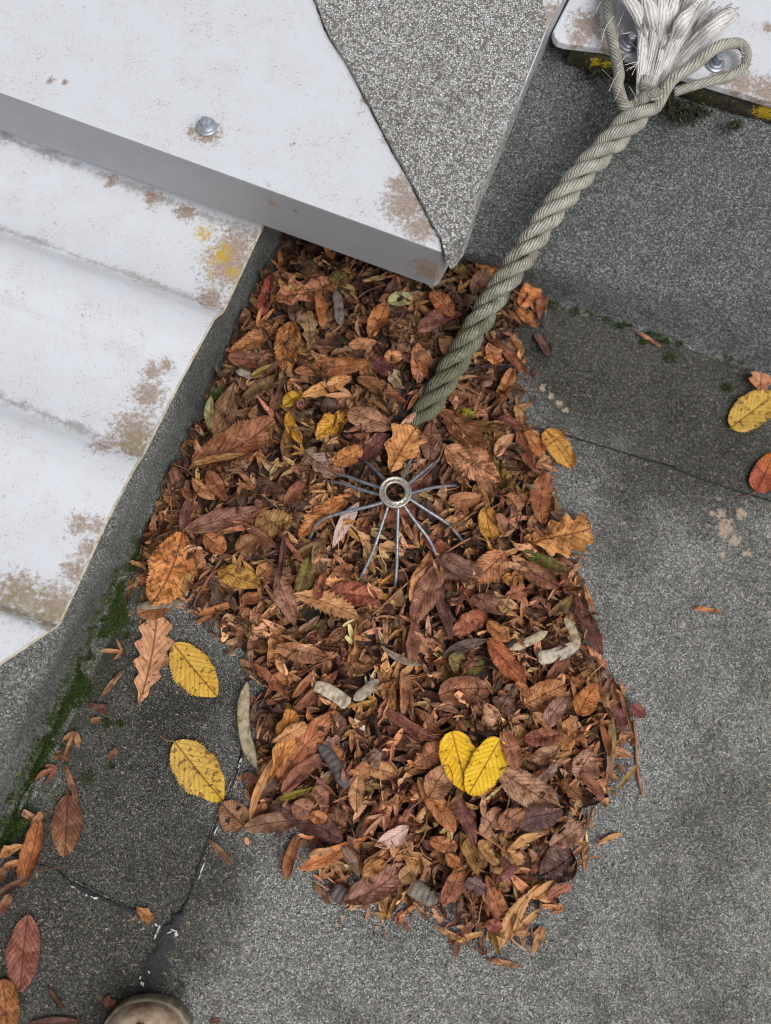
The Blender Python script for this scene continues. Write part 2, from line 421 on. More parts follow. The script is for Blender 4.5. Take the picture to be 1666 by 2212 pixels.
def wobble(pts, step=0.02, amp=0.0012, seed=0):
    out = []
    for i, a in enumerate(pts):
        b = pts[(i+1) % len(pts)]; a = Vector(a); b = Vector(b)
        k = max(1, min(60, int((b-a).length/step)))
        for j in range(k):
            p = a.lerp(b, j/k)
            nz = noise.noise_vector(Vector((p.x*60+seed, p.y*60, seed)))
            out.append((p.x+nz.x*amp, p.y+nz.y*amp))
    return out

floor = mk('roof_floor', [(-9, -9, 0), (9, -9, 0), (9, 9, 0), (-9, 9, 0)], [(0, 1, 2, 3)], M['felt'])
tag(floor, 'grey mineral felt flat roof', kind='structure')
def p2(px, py, z=0.0):
    p = P(px, py, z); return (p.x, p.y)
right_sheet = [(980, 872), (1140, 920), (1290, 962), (1450, 1010), (1666, 1082), (2300, 1280), (2300, 3300), (250, 3300), (322, 2140), (345, 2075), (398, 1960), (430, 1870), (478, 1730), (520, 1640), (640, 1330)]
prism('felt_sheet', wobble([p2(*q, 0.0018) for q in right_sheet], seed=3), 0.0002, 0.0018, M['felt'], floor)
left_sheet = [(-60, 1822), (60, 1858), (130, 1884), (220, 1930), (312, 1974), (352, 1995), (330, 2085), (314, 2140), (180, 3200), (-900, 3200), (-500, 2400)]
prism('felt_sheet', wobble([p2(*q, 0.0015) for q in left_sheet], seed=9), 0.0002, 0.0015, M['felt'], floor)

# left upstand: a felt covered kerb whose top slopes up under the roof sheet
A, B = P(655, 425), P(-300, 2430)
LD = (B-A).normalized(); LN = Vector((-LD.y, LD.x, 0))          # LN points into the gutter
if LN.dot(P(800, 1400)-A) < 0: LN = -LN
LEFT_A, LEFT_N = A.copy(), LN.copy()
prof = [(0.022, -0.004), (0.014, 0.002), (0.007, 0.007), (0.001, 0.016), (-0.001, 0.03), (-0.002, 0.045), (-0.003, 0.065), (-0.004, 0.083), (-0.008, 0.090), (-0.016, 0.093), (-0.10, 0.095), (-0.25, 0.097), (-1.8, 0.16)]
nL = 90; Ltot = (B-A).length
V, F = [], []
for i in range(nL+1):
    q = A.lerp(B, i/nL)
    for j, (o, z) in enumerate(prof):
        nz = noise.noise(Vector((i*0.35, j*0.5, 2.0)))*0.0022*(1 if 1 < j < 10 else 0.2)
        V.append(q + LN*(o+nz) + Vector((0, 0, z)))
k = len(prof)
for i in range(nL):
    for j in range(k-1):
        F.append((i*k+j, i*k+j+1, (i+1)*k+j+1, (i+1)*k+j))
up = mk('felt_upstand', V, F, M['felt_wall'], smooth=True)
tag(up, 'long felt kerb under the ribbed roof sheet', kind='structure')

# right upstand: cant strip and tall felt face up to the panel
rows = [((1060, 622), (1666, 826), -0.003), ((1060, 602), (1666, 800), 0.003), ((1060, 594), (1666, 784), 0.012), ((1060, 562), (1666, 702), 0.049), ((1060, 552), (1666, 690), 0.054), ((1060, 540), (1666, 676), 0.058), ((1250, 122), (1666, 262), ZR_-.034)]
lines = [(P(a[0], a[1], z), P(b[0], b[1], z), z) for a, b, z in rows]
# interpolate more rows on the tall face
l4, l5 = lines[5], lines[6]
full = lines[:6] + [(l4[0].lerp(l5[0], t), l4[1].lerp(l5[1], t), 0) for t in (.25, .5, .75)] + [l5]
dirR = (lines[0][1]-lines[0][0]).normalized()
V, F = [], []
nR = 70
org = lines[0][0] - dirR*0.45
for i in range(nR+1):
    base_pt = org + dirR*(i/nR*3.2)
    for j, (a, b, z) in enumerate(full):
        d = (b-a); d.z = 0
        s = (base_pt-a).dot(dirR)/d.dot(dirR)
        q = a + d*s
        nz = noise.noise(Vector((i*0.4, j*0.7, 9.0)))*0.003*(1 if 1 < j < 9 else 0.2)
        V.append((q.x, q.y - abs(nz)*0.6, q.z + nz*0.4))
k = len(full)
for i in range(nR):
    for j in range(k-1):
        F.append((i*k+j, (i+1)*k+j, (i+1)*k+j+1, i*k+j+1))
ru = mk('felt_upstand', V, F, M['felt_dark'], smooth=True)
tag(ru, 'tall felt upstand below the bolted metal panel', kind='structure')
R_N = Vector((-dirR.y, dirR.x, 0))                               # up the picture, away from the gutter

# parapet wall standing under the capping
C0 = P(955, 545, ZC); C1 = P(0, 200, ZC); C2 = P(1180, 45, ZC)
fd = (C1-C0).normalized(); rd = (C2-C0).normalized()
fn = Vector((-fd.y, fd.x, 0)); fn = fn if fn.dot(C2-C0) > 0 else -fn     # into the wall from the fascia
rn = Vector((-rd.y, rd.x, 0)); rn = rn if rn.dot(C1-C0) > 0 else -rn     # into the wall from the right edge
# inner corner: 10 cm behind the fascia and 8 cm in from the right edge
def line_x(p, d, q, e):
    det = d.x*(-e.y)+e.x*d.y
    t = ((q.x-p.x)*(-e.y)+e.x*(q.y-p.y))/det
    return p + d*t
ci = line_x(C0+fn*0.115, fd, C0+rn*0.085, rd)
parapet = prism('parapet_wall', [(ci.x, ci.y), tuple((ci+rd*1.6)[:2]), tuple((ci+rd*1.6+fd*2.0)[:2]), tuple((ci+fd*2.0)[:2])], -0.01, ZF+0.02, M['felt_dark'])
tag(parapet, 'felt clad parapet wall under the white capping', kind='structure')

# ------------------------------------------------------------------ ribbed roof sheet
prof_s = [(800, -20, 0), (650, 312, 0), (558, 509, 0), (520, 591, 0), (484, 669, 0), (481, 674, .002), (471, 681, .0090), (463, 688, .0122), (456, 700, .0143), (447, 716, .0157), (436, 736, .0157), (424, 759, .0140), (412, 781, .0085), (402, 800, .003), (392, 818, 0),
          (360, 882, 0), (312, 976, 0), (308, 984, .002), (300, 996, .0090), (294, 1004, .0122), (286, 1018, .0146), (272, 1045, .0157), (258, 1072, .015), (245, 1098, .006), (234, 1119, .001), (230, 1127, 0),
          (180, 1236, 0), (128, 1346, 0), (122, 1354, .001), (108, 1362, .0155), (100, 1367, .017), (60, 1394, .017), (0, 1434, .017), (-70, 1480, .013), (-160, 1540, .0155)]
slope = math.tan(R(1.0))
e0 = P(483, 671, ZS)
far = P(0, 500, ZS + 0.23*slope)
RD = far - e0; RD.z = 0; RD.normalize()
RD3 = Vector((RD.x, RD.y, slope))
cols, nS = [], 24
V, F = [], []
ts = [0, .002] + [i/nS*1.6 for i in range(1, nS+1)]
for t in ts:
    for px, py, dz in prof_s:
        V.append(P(px, py, ZS+dz) + RD3*t)
k = len(prof_s)
for i in range(len(ts)-1):
    for j in range(k-1):
        F.append((i*k+j, (i+1)*k+j, (i+1)*k+j+1, i*k+j+1))
sheet = mk('roof_sheet', V, F, M['metal_sheet'], smooth=True)
bm = bmesh.new(); bm.from_mesh(sheet.data); bmesh.ops.recalc_face_normals(bm, faces=bm.faces)
if sum(f.normal.z for f in bm.faces) < 0: bmesh.ops.reverse_faces(bm, faces=bm.faces)
bm.to_mesh(sheet.data); bm.free()
sm = sheet.modifiers.new('thick', 'SOLIDIFY'); sm.thickness = 0.0016; sm.offset = -1
tag(sheet, 'white painted ribbed metal roof sheet with dirt and yellow lichen', 'roof sheet')
lip_pts = [P(px, py, ZS+dz)+Vector((0, 0, -0.0008)) for px, py, dz in prof_s]
v, f, _ = tube(lip_pts, 0.0013, 6)
mk('cut_edge', v, f, M['lip'], sheet, smooth=True)

# ------------------------------------------------------------------ metal capping with a bolt, felt strip over it
top = [C0, C0+(C1-C0)*0.5, C0+(C1-C0)*1.9]
far_l = top[-1] + rd*0.9
outline = [C0, P(966, 540, ZC), P(1046, 392, ZC), P(1112, 240, ZC), P(1184, 60, ZC), P(1216, 0, ZC), P(1310, -190, ZC)]
pts = [(p.x, p.y) for p in outline] + [(far_l.x+0.2, far_l.y+0.4), (far_l.x, far_l.y)] + [(top[2].x, top[2].y)]
cap = prism('metal_capping', pts, ZF, ZC, M['metal_cap'])
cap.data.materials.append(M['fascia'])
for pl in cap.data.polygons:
    if abs(pl.normal.z) < .3: pl.material_index = 1  # upright faces take the paint with shade in its colour
bevel(cap, 0.0014, 2, 40)
cap.data.polygons.foreach_set('use_smooth', [False]*len(cap.data.polygons))
tag(cap, 'white painted metal capping overhanging the leaf filled gutter corner', 'metal capping')

felt_l = [(610, -160), (646, -70), (682, 0), (697, 40), (713, 78), (750, 135), (781, 193), (812, 250), (833, 292), (854, 333), (867, 354), (902, 417), (933, 479), (954, 515), (958, 536), (962, 552)]
felt_r = [(974, 551), (988, 540), (1004, 519), (1012, 498), (1026, 452), (1040, 402), (1050, 384), (1072, 330), (1096, 275), (1122, 205), (1150, 132), (1172, 78), (1181, 45), (1172, 12), (1166, -30), (1160, -170)]
zt = ZC + 0.0045
loop = [P(px, py, zt) for px, py in felt_l+felt_r]
w2 = wobble([(p.x, p.y) for p in loop], 0.008, 0.0010, 21)
bm = bmesh.new()
vt = [bm.verts.new((x, y, zt)) for x, y in w2]
f = bm.faces.new(vt)
if f.normal.z < 0 or True:
    bm.normal_update()
    if f.normal.z < 0: bmesh.ops.reverse_faces(bm, faces=[f])
# soft raised edge, then the thickness down to the metal
r = bmesh.ops.inset_region(bm, faces=[f], thickness=0.004, depth=0.0012)
cx = [e for e in bm.edges if e.is_boundary]
ex = bmesh.ops.extrude_edge_only(bm, edges=cx)
for v_ in [g for g in ex['geom'] if isinstance(g, bmesh.types.BMVert)]:
    px_, py_ = pix(v_.co)
    # down over the right hand edge as a 22 mm skirt, elsewhere down to the metal
    dist = min((v_.co.xy - P(a, b, zt).xy).length for a, b in felt_r[1:13])
    v_.co.z = ZC - 0.020 if dist < 0.02 and px_ > 972 and py_ > 50 else ZC - 0.0004
    if v_.co.z < ZC-0.01: v_.co.xy += (rd.cross(Vector((0, 0, 1)))).xy*0.003
bmesh.ops.recalc_face_normals(bm, faces=bm.faces)
me = bpy.data.meshes.new('felt_strip'); bm.to_mesh(me); bm.free()
me.materials.append(M['felt_top'])
fs = bpy.data.objects.new('felt_strip', me); COL.objects.link(fs)
tag(fs, 'light grey granular felt strip dressed over the white capping corner', 'roofing felt')
# black bitumen squeezed out along the felt's left edge
bl = [P(px-2, py+1, ZC+0.0006) for px, py in felt_l[1:]]
bl = spline(bl, 70)
rad = [0.0010+0.0016*abs(noise.noise(Vector((i*0.35, 3, 1)))) for i in range(len(bl))]
v, f, _ = tube([p + Vector((noise.noise(Vector((i*.6, 0, 0)))*.0012, 0, 0)) for i, p in enumerate(bl)], rad, 6, flat=0.5)
mk('bitumen_edge', v, f, M['edge_dirt'], fs, smooth=True)

def hexbolt(loc, axis, s, label, head_h=0.008, mh=None, mw=None, group=None):
    root = empty('bolt', loc)
    root.rotation_euler = Vector(axis).to_track_quat('Z', 'Y').to_euler()
    tag(root, label, 'bolt', group)
    def lathe(name, prof, n, m, bev=0):
        V, F = [], []
        for r_, z in prof:
            for i in range(n):
                a = 2*math.pi*i/n; V.append((r_*math.cos(a)*s, r_*math.sin(a)*s, z*s))
        for j in range(len(prof)-1):
            for i in range(n): F.append((j*n+i, j*n+(i+1) % n, (j+1)*n+(i+1) % n, (j+1)*n+i))
        F.append(tuple((len(prof)-1)*n+i for i in range(n)))
        o = mk(name, V, F, m, root, smooth=n > 8)
        if bev: bevel(o, bev*s, 2, 30)
        return o
    lathe('rubber_seal', [(0.0092, 0), (0.0095, 0.001), (0.0088, 0.0018)], 24, M['rubber'])
    lathe('washer', [(0.0102, 0.0014), (0.0104, 0.0022), (0.0095, 0.0030), (0.006, 0.0034)], 28, mw or M['screw'])
    lathe('flange', [(0.0078, 0.003), (0.0078, 0.0042), (0.0066, 0.005)], 24, mh or M['screw'])
    lathe('hex_head', [(0.0052, 0.0045), (0.0052, 0.0045+head_h*0.85), (0.0046, 0.0045+head_h)], 6, mh or M['screw'], 0.0005)
    return root

hexbolt(P(447, 277, ZC), (0, 0, 1), 1.0, 'silver hex head screw in a rust stained ring on the white capping', mh=M['screw'])

# ------------------------------------------------------------------ right hand panel, mossy batten under it
pan = [(1204, 48), (1195, 66), (1198, 78), (1206, 88), (1222, 93), (1262, 98), (1304, 103), (1342, 113), (1372, 128), (1420, 147), (1490, 166), (1560, 187), (1666, 219), (1960, 312), (1960, -400), (1420, -420), (1330, -200), (1240, -22)]
pz = [P(a, b, ZR_) for a, b in pan]
panel = prism('roof_sheet', [(p.x, p.y) for p in pz], ZR_-0.010, ZR_, M['metal_panel'])
bevel(panel, 0.0022, 3, 40)
tag(panel, 'white painted metal panel with brown stains above the right upstand', 'roof sheet')
b0, b1 = P(1236, 99, ZR_-.008), P(1666, 226, ZR_-.008)
bd = (b1-b0).normalized(); bn = Vector((-bd.y, bd.x, 0))
nB = 90; V, F = [], []
prb = [(o, z-.24+ZR_) for o, z in [(0.09, 0.229), (0.002, 0.229), (0.0, 0.227), (-0.001, 0.218), (-0.0005, 0.207), (0.004, 0.199), (0.05, 0.196)]]
for i in range(nB+1):
    q = b0 + bd*(i/nB*0.75)
    for j, (o, z) in enumerate(prb):
        nz = noise.noise(Vector((i*0.5, j*0.9, 5.0)))
        V.append((q.x+bn.x*(o+nz*0.002), q.y+bn.y*(o+nz*0.002), z+(nz*0.004 if j > 3 else 0)))
k = len(prb)
for i in range(nB):
    for j in range(k-1): F.append((i*k+j, i*k+j+1, (i+1)*k+j+1, (i+1)*k+j))
F.append(tuple(range(k))); F.append(tuple(nB*k+j for j in range(k-1, -1, -1)))
bat = mk('edge_batten', V, F, M['batten'], smooth=True)
tag(bat, 'dark mossy edging strip spotted with yellow lichen under the panel', 'edge strip')
# hanging black moss clumps on the batten
r2 = random.Random(5)
V, F, C = [], [], []
for cx_, cy_, rr in [(1290, 150, .020), (1262, 118, .010), (1440, 205, .0155), (1475, 245, .018), (1490, 228, .017), (1450, 222, .010), (1515, 236, .010), (1590, 262, .006)]:
    for _k in range(170):
        z = ZR_-.035 + r2.uniform(-.012, .0155)
        c = P(cx_+r2.gauss(0, 1)*rr*900, cy_+r2.gauss(0, 1)*rr*450, z) - bn*0.003
        d = Vector((r2.gauss(0, 1), r2.gauss(0, 1)-1.0, r2.gauss(0, .8))).normalized()*r2.uniform(.003, .008)
        w = d.cross(Vector((0, 0, 1))).normalized()*0.0012
        n0 = len(V); V += [c-w, c+w, c+d]; F.append((n0, n0+1, n0+2))
        cc = lin((40, 38, 26)) if r2.random() < .75 else lin((70, 76, 34)); C += [cc]*3
mo = mk('black_moss', V, F, M['moss'], bat); fill_attr(mo.data, C); tag(mo, kind='stuff')
UPZ = Vector((0.05, -0.1, 1))
hexbolt(P(1357, 96, ZR_), (0.0, -0.10, 1), 1.05, 'blue grey hex bolt beside the left loose strand of the rope', 0.010, M['screwd'], M['screwd'])
hexbolt(P(1544, 140, ZR_), (0.0, -0.10, 1), 1.05, 'blue grey hex bolt inside the right hand loop of the rope', 0.010, M['screwd'], M['screw'])

# ------------------------------------------------------------------ bitumen smears at the felt laps, one strip painting a lap's shadow
def smear(name, path, label, flecks, z=0.0018):
    pts = []
    for (px, py, w), (qx, qy, w2_) in zip(path[:-1], path[1:]):
        kk = max(2, int(math.hypot(qx-px, qy-py)/3))
        for j in range(kk): pts.append((px+(qx-px)*j/kk, py+(qy-py)*j/kk, w+(w2_-w)*j/kk))
    pts.append(path[-1])
    V, F = [], []
    for i, (px, py, w) in enumerate(pts):
        a, b = pts[max(i-1, 0)], pts[min(i+1, len(pts)-1)]
        L = math.hypot(b[0]-a[0], b[1]-a[1]); nx, ny = -(b[1]-a[1])/L, (b[0]-a[0])/L
        wl = w*(0.75+0.6*noise.noise(Vector((i*.2, 1, px*.01)))+.8*noise.noise(Vector((i*.9, 4, 1)))); wr = w*(0.75+0.6*noise.noise(Vector((i*.2, 7, px*.01)))+.8*noise.noise(Vector((i*.9, 9, 1))))
        wl, wr = max(wl, w*.15), max(wr, w*.15)
        for s, zz in ((-wl, -.0004), (-wl*.6, .0009), (0, .0013+.0006*noise.noise(Vector((i*.8, 0, 3)))), (wr*.6, .0009), (wr, -.0004)):
            q = P(px+nx*s, py+ny*s, z+zz); V.append(q)
    for i in range(len(pts)-1):
        for j in range(4): F.append((i*5+j, (i+1)*5+j, (i+1)*5+j+1, i*5+j+1))
    o = mk(name, V, F, M['bitumen'], smooth=True)
    bm = bmesh.new(); bm.from_mesh(o.data); bmesh.ops.recalc_face_normals(bm, faces=bm.faces)
    if sum(f.normal.z for f in bm.faces) < 0: bmesh.ops.reverse_faces(bm, faces=bm.faces)
    bm.to_mesh(o.data); bm.free()
    tag(o, label, 'bitumen seam')
    r3 = random.Random(len(path)*7+3)
    for fx, fy, L, w, ang in flecks:
        n = 11; pv = []
        ca, sa = math.cos(R(ang)), math.sin(R(ang))
        for i in range(n):
            a = 2*math.pi*i/n; rr = r3.uniform(.55, 1.1)
            ex_, ey_ = math.cos(a)*L*rr, math.sin(a)*w*rr
            pv.append((fx+ex_*ca-ey_*sa, fy+ex_*sa+ey_*ca))
        top_ = [P(x, y, z+.0026) for x, y in pv]; bot = [P(x, y, z+.0002) for x, y in pv]
        mk('paint_fleck', top_+bot, [tuple(range(n))]+[(i, (i+1) % n, n+(i+1) % n, n+i) for i in range(n)], M['fleck'], o)
    return o
smear('bitumen_or_shadow', [(534, 1590, 4), (522, 1635, 5), (505, 1690, 2), (478, 1745, .7), (466, 1780, 2.5), (455, 1810, 1), (434, 1860, .8), (418, 1910, .8), (404, 1950, 4), (396, 1972, 11), (372, 2000, 20), (352, 2040, 26), (338, 2085, 30), (322, 2140, 34), (310, 2200, 30)],
    'long black bitumen seam with white flecks running up from the boot',
    [(521, 1642, 8, 3, 110), (516, 1655, 6, 2, 100), (510, 1690, 5, 1.5, 110), (506, 1700, 4, 1.5, 110), (466, 1795, 12, 1.8, 112), (455, 1825, 6, 1.4, 112), (438, 1874, 16, 1.8, 112), (431, 1895, 8, 1.4, 110),
     (343, 2005, 12, 2.2, 115), (336, 2022, 9, 2.6, 110), (338, 1998, 5, 3, 60), (376, 2010, 9, 2.5, 20), (381, 2018, 5, 5, 40), (366, 2014, 6, 2, 160), (308, 2125, 7, 4, 70), (303, 2112, 4, 2, 100), (322, 2100, 4, 2, 60)])
smear('bitumen_or_shadow', [(128, 1884, 3), (150, 1904, 6), (185, 1923, 8), (225, 1943, 7), (262, 1958, 6), (295, 1971, 7), (316, 1980, 5)],
    'short black bitumen seam with white flecks left of the oak fragment',
    [(158, 1916, 7, 1.6, 25), (170, 1927, 3, 1.6, 60), (187, 1934, 3, 2, 130), (207, 1940, 7, 3.4, 15), (198, 1937, 4, 1.6, 30)], z=0.0014)
smear('bitumen_or_shadow', [(1145, 921, 1.5), (1200, 934, 2), (1290, 961, 2.5), (1370, 985, 2), (1430, 1003, 4), (1450, 1010, 5), (1480, 1022, 3), (1560, 1050, 2), (1666, 1083, 3)],
    'thin painted step shadow along the felt lap right of the leaf pile', [], z=0.0017)  # black strip added to draw the shadow of the lap step

# ------------------------------------------------------------------ the old rope
def tube_mesh(name, pts, rad, n, mat, parent, flat=1.0):
    v, f, uv = tube(pts, rad, n, True, flat)
    o = mk(name, v, f, mat, parent, smooth=True)
    me = o.data; l = me.uv_layers.new(name='UVMap')
    for p in me.polygons:
        ks = [uv[vi][1] for vi in p.vertices]
        wrap = len(ks) == 4 and max(ks)-min(ks) > 0.5
        for li, vi in zip(p.loop_indices, p.vertices):
            u_, v_ = uv[vi]
            l.data[li].uv = (u_, v_+1.0 if wrap and v_ < 0.5 else v_)
    return o

rope_px = [(868, 985, .012), (890, 940, .032), (925, 880, .046), (1000, 757, .072), (1062, 650, .092), (1120, 565, .108), (1190, 460, .124), (1262, 370, .138), (1330, 298, .151), (1384, 240, .163), (1420, 206, .172)]
cl = spline([P(*q) for q in rope_px], 300)
rope = empty('rope', cl[0])
tag(rope, 'thick old three strand rope running from the leaf pile to a frayed knot', 'rope')
acc = [0]
for a, b in zip(cl[:-1], cl[1:]): acc.append(acc[-1]+(b-a).length)
LAY = 0.079
ends = [
    [(1449, 176, 0.179), (1500, 140, 0.187), (1548, 103, 0.187), (1590, 93, 0.183), (1612, 108, 0.180), (1608, 142, 0.179), (1575, 164, 0.177), (1510, 182, 0.175), (1455, 200, 0.169)],
    [(1352, 232, 0.163), (1336, 190, 0.165), (1338, 160, 0.171), (1330, 118, 0.180), (1320, 70, 0.183), (1314, 30, 0.183), (1312, -40, 0.181)],
    [(1392, 190, 0.171), (1400, 165, 0.177)],
]
frames = []
nrm = Vector((1, 0, 0))
for i, p in enumerate(cl):
    t = (cl[min(i+1, len(cl)-1)]-cl[max(i-1, 0)]).normalized()
    nrm = (nrm-t*nrm.dot(t)).normalized(); frames.append((t, nrm.copy(), t.cross(nrm)))
PH0 = 0.4
for s in range(3):
    pts, rad = [], []
    for i, p in enumerate(cl):
        a = 2*math.pi*acc[i]/LAY + s*2*math.pi/3 + PH0
        t, n_, b_ = frames[i]
        u = i/300
        opn = 1.0 + max(0, u-.93)*3.0
        pts.append(p + (n_*math.cos(a)+b_*math.sin(a))*0.0083*opn)
        rad.append(0.0065*(1+.12*noise.noise(Vector((u*14, s, 0)))))
    tail = [P(*q) for q in ends[s]]
    k0 = 285 if s < 2 else 296
    n_t = 90 if s < 2 else 14
    ext = spline([pts[k0-12], pts[k0]] + tail, n_t)
    st = n_t//(len(tail)+1)
    pts = pts[:k0] + ext[st+1:]
    rad = rad[:k0] + [0.0068*(1-(.28 if s == 0 else .2)*min(1, j/(n_t*.6))) for j in range(len(ext)-st-1)]
    # thin yarn wobble
    pts = [p + noise.noise_vector(Vector((i*.13, s, 4)))*0.0009 for i, p in enumerate(pts)]
    o = tube_mesh('strand', pts, rad, 18, M['rope'], rope)
    local(rope, o)
    if s == 1: o['label'] = 'loose strand looped past the left bolt'
    if s == 0: o['label'] = 'strand looped round the right bolt'
r4 = random.Random(11)
def lock(q, r0, thick):
    q = max(0.0, q)
    bx, by = 1380+50*q + r4.gauss(0, 3), 220-38*q + r4.gauss(0, 5)
    ex = 1326 + 270*q**1.1 + r4.gauss(0, 10); ey = -34 + (70*max(0, q-.5)/.5) + r4.gauss(0, 12)
    ez = .190+r4.uniform(-.010, .018)
    if r4.random() < .15: ex += r4.uniform(-25, 15); ey += r4.uniform(10, 45)
    mx_, my_ = bx+(ex-bx)*.42 + r4.gauss(0, 3) + 38*(1-q)**2, by+(ey-by)*.5 + r4.gauss(0, 5)
    hx, hy = bx+(ex-bx)*.72 + r4.gauss(0, 4)+36*(1-q)**2, by+(ey-by)*.78 + r4.gauss(0, 4)
    pp = spline([P(bx, by, .160+r4.uniform(0, .008)), P(mx_, my_, .176+r4.uniform(-.004, .008)), P(hx, hy, ez), P(ex, ey, ez+r4.uniform(-.008, .006))], 18)
    rad = [r0*(.62+.5*min(1, j/9))*(1-.2*max(0, j-14)/4)*(1+.08*math.sin(j*.9+q*40)) for j in range(19)]
    o = tube_mesh('yarn', pp, rad, 10 if thick else 6, M['fray'], rope, flat=.5 if thick else .7); local(rope, o)
for i in range(30): lock((i+r4.uniform(-.3, .3))/29, r4.uniform(.0040, .0066), True)
for i in range(56): lock(r4.random(), r4.uniform(.0008, .0017), False)
# fine loose hairs of the fraying, too small to pick apart
V, F = [], []
for i in range(110):
    if i < 55:
        c = P(1390+r4.gauss(0, 50), 110+r4.gauss(0, 70), .185+r4.uniform(-.01, .012)); d = Vector((r4.gauss(.2, .5), r4.gauss(.8, .5), r4.gauss(0, .3))).normalized()*r4.uniform(.012, .03)
    elif i < 125:
        c = P(1608+r4.gauss(0, 7), 112+r4.gauss(0, 12), .182); d = Vector((r4.gauss(.3, .7), r4.gauss(-.2, .7), r4.gauss(0, .4))).normalized()*r4.uniform(.004, .010)
    else:
        j = r4.randrange(20, 280); c = cl[j]+frames[j][1]*0.0152*math.cos(j)+frames[j][2]*0.0152*math.sin(j); d = Vector((r4.gauss(0, 1), r4.gauss(0, 1), r4.gauss(0, .6))).normalized()*r4.uniform(.003, .007)
    pp = spline([c, c+d*.5+Vector((r4.gauss(0, .0015), r4.gauss(0, .0015), 0)), c+d], 5)
    v, f, _ = tube(pp, 0.00028, 3); n0 = len(V); V += v; F += [tuple(x+n0 for x in q) for q in f]
o = mk('loose_fibres', V, F, M['fray'], rope); local(rope, o); tag(o, kind='stuff')

# ------------------------------------------------------------------ wire balloon guard over the drain
RC = P(854, 1064, 0.066); RC0 = Vector((RC.x, RC.y, 0))
guard = empty('drain_guard', RC0)
tag(guard, 'grey wire balloon drain guard with a round metal ring in the leaves', 'drain guard')
def lathe_ring(name, prof, n, mat, parent, c):
    V = []; F = []
    for r_, z in prof:
        for i in range(n):
            a = 2*math.pi*i/n; V.append((c.x+r_*math.cos(a), c.y+r_*math.sin(a), c.z+z))
    k = len(prof)
    for j in range(k):
        for i in range(n): F.append((j*n+i, j*n+(i+1) % n, ((j+1) % k)*n+(i+1) % n, ((j+1) % k)*n+i))
    o = mk(name, V, F, mat, parent, smooth=True); local(parent, o)
    bm = bmesh.new(); bm.from_mesh(o.data); bmesh.ops.recalc_face_normals(bm, faces=bm.faces); bm.to_mesh(o.data); bm.free()
    return o
s_ = 0.00047*0.95                      # metres per measuring pixel at the ring
ro, ri = 38.5*s_, 21.5*s_
lathe_ring('ring', [(ri, 0), (ri, .0022), (ri+.0008, .0032), (ri+.0022, .0034), (ri+.0030, .0022), (ro-.0026, .0020), (ro-.0018, .0030), (ro-.0005, .0028), (ro, .0016), (ro, -.0015), (ro-.0012, -.0018), (ro-.002, 0)], 64, M['ringm'], guard, RC)
for i in range(16):                    # pressed dimples clamping the wires
    a = 2*math.pi*i/16
    c = RC + Vector((math.cos(a)*(ri+ro)/2, math.sin(a)*(ri+ro)/2, .0026))
    t = Vector((-math.sin(a), math.cos(a), 0)); rr_ = Vector((math.cos(a), math.sin(a), 0))
    V = [c+t*x*.0016+rr_*y*.0010+Vector((0, 0, z)) for x, y, z in [(-1, -1, -.001), (1, -1, -.001), (1, 1, -.001), (-1, 1, -.001), (-.6, -.6, .0006), (.6, -.6, .0006), (.6, .6, .0006), (-.6, .6, .0006)]]
    o = mk('pressed_tab', V, [(4, 5, 6, 7), (0, 1, 5, 4), (1, 2, 6, 5), (2, 3, 7, 6), (3, 0, 4, 7)], M['ringm'], guard); local(guard, o)
wires = [
    [(824, 1054), (813, 1051), (775, 1038), (740, 1026), (706, 1022)], [(824, 1068), (813, 1067), (770, 1054), (735, 1043), (706, 1040)],
    [(832, 1080), (822, 1087), (780, 1098), (738, 1108), (705, 1118), (685, 1132), (672, 1156)], [(840, 1092), (836, 1101), (823, 1140), (810, 1180), (795, 1215), (778, 1250)],
    [(860, 1093), (860, 1103), (859, 1140), (858, 1189), (857, 1225), (854, 1265)], [(871, 1088), (877, 1098), (900, 1130), (924, 1161), (938, 1188), (946, 1216)],
    [(884, 1077), (893, 1083), (925, 1104), (955, 1123), (977, 1141), (994, 1162)], [(884, 1065), (894, 1064), (920, 1057), (945, 1052), (985, 1049)],
    [(866, 1040), (871, 1031), (880, 1008), (890, 988), (898, 970)], [(877, 1049), (886, 1042), (910, 1022), (936, 1001), (958, 988)],
    [(836, 1042), (828, 1033), (805, 1010), (778, 986)]]
for w in wires:
    n_ = len(w); pts = []
    for i, (x, y) in enumerate(w):
        t = i/(n_-1)
        pts.append(P(x, y, 0.0655 - 0.032*t**1.6))
    dd = (pts[-1]-pts[-2]); dd.z = 0
    pts += [pts[-1]+dd.normalized()*.007+Vector((0, 0, -.012)), pts[-1]+dd.normalized()*.009+Vector((0, 0, -.044))]
    v, f, _ = tube(spline(pts, 26), 0.00185, 8)
    o = mk('wire', v, f, M['wire'], guard, smooth=True); local(guard, o)

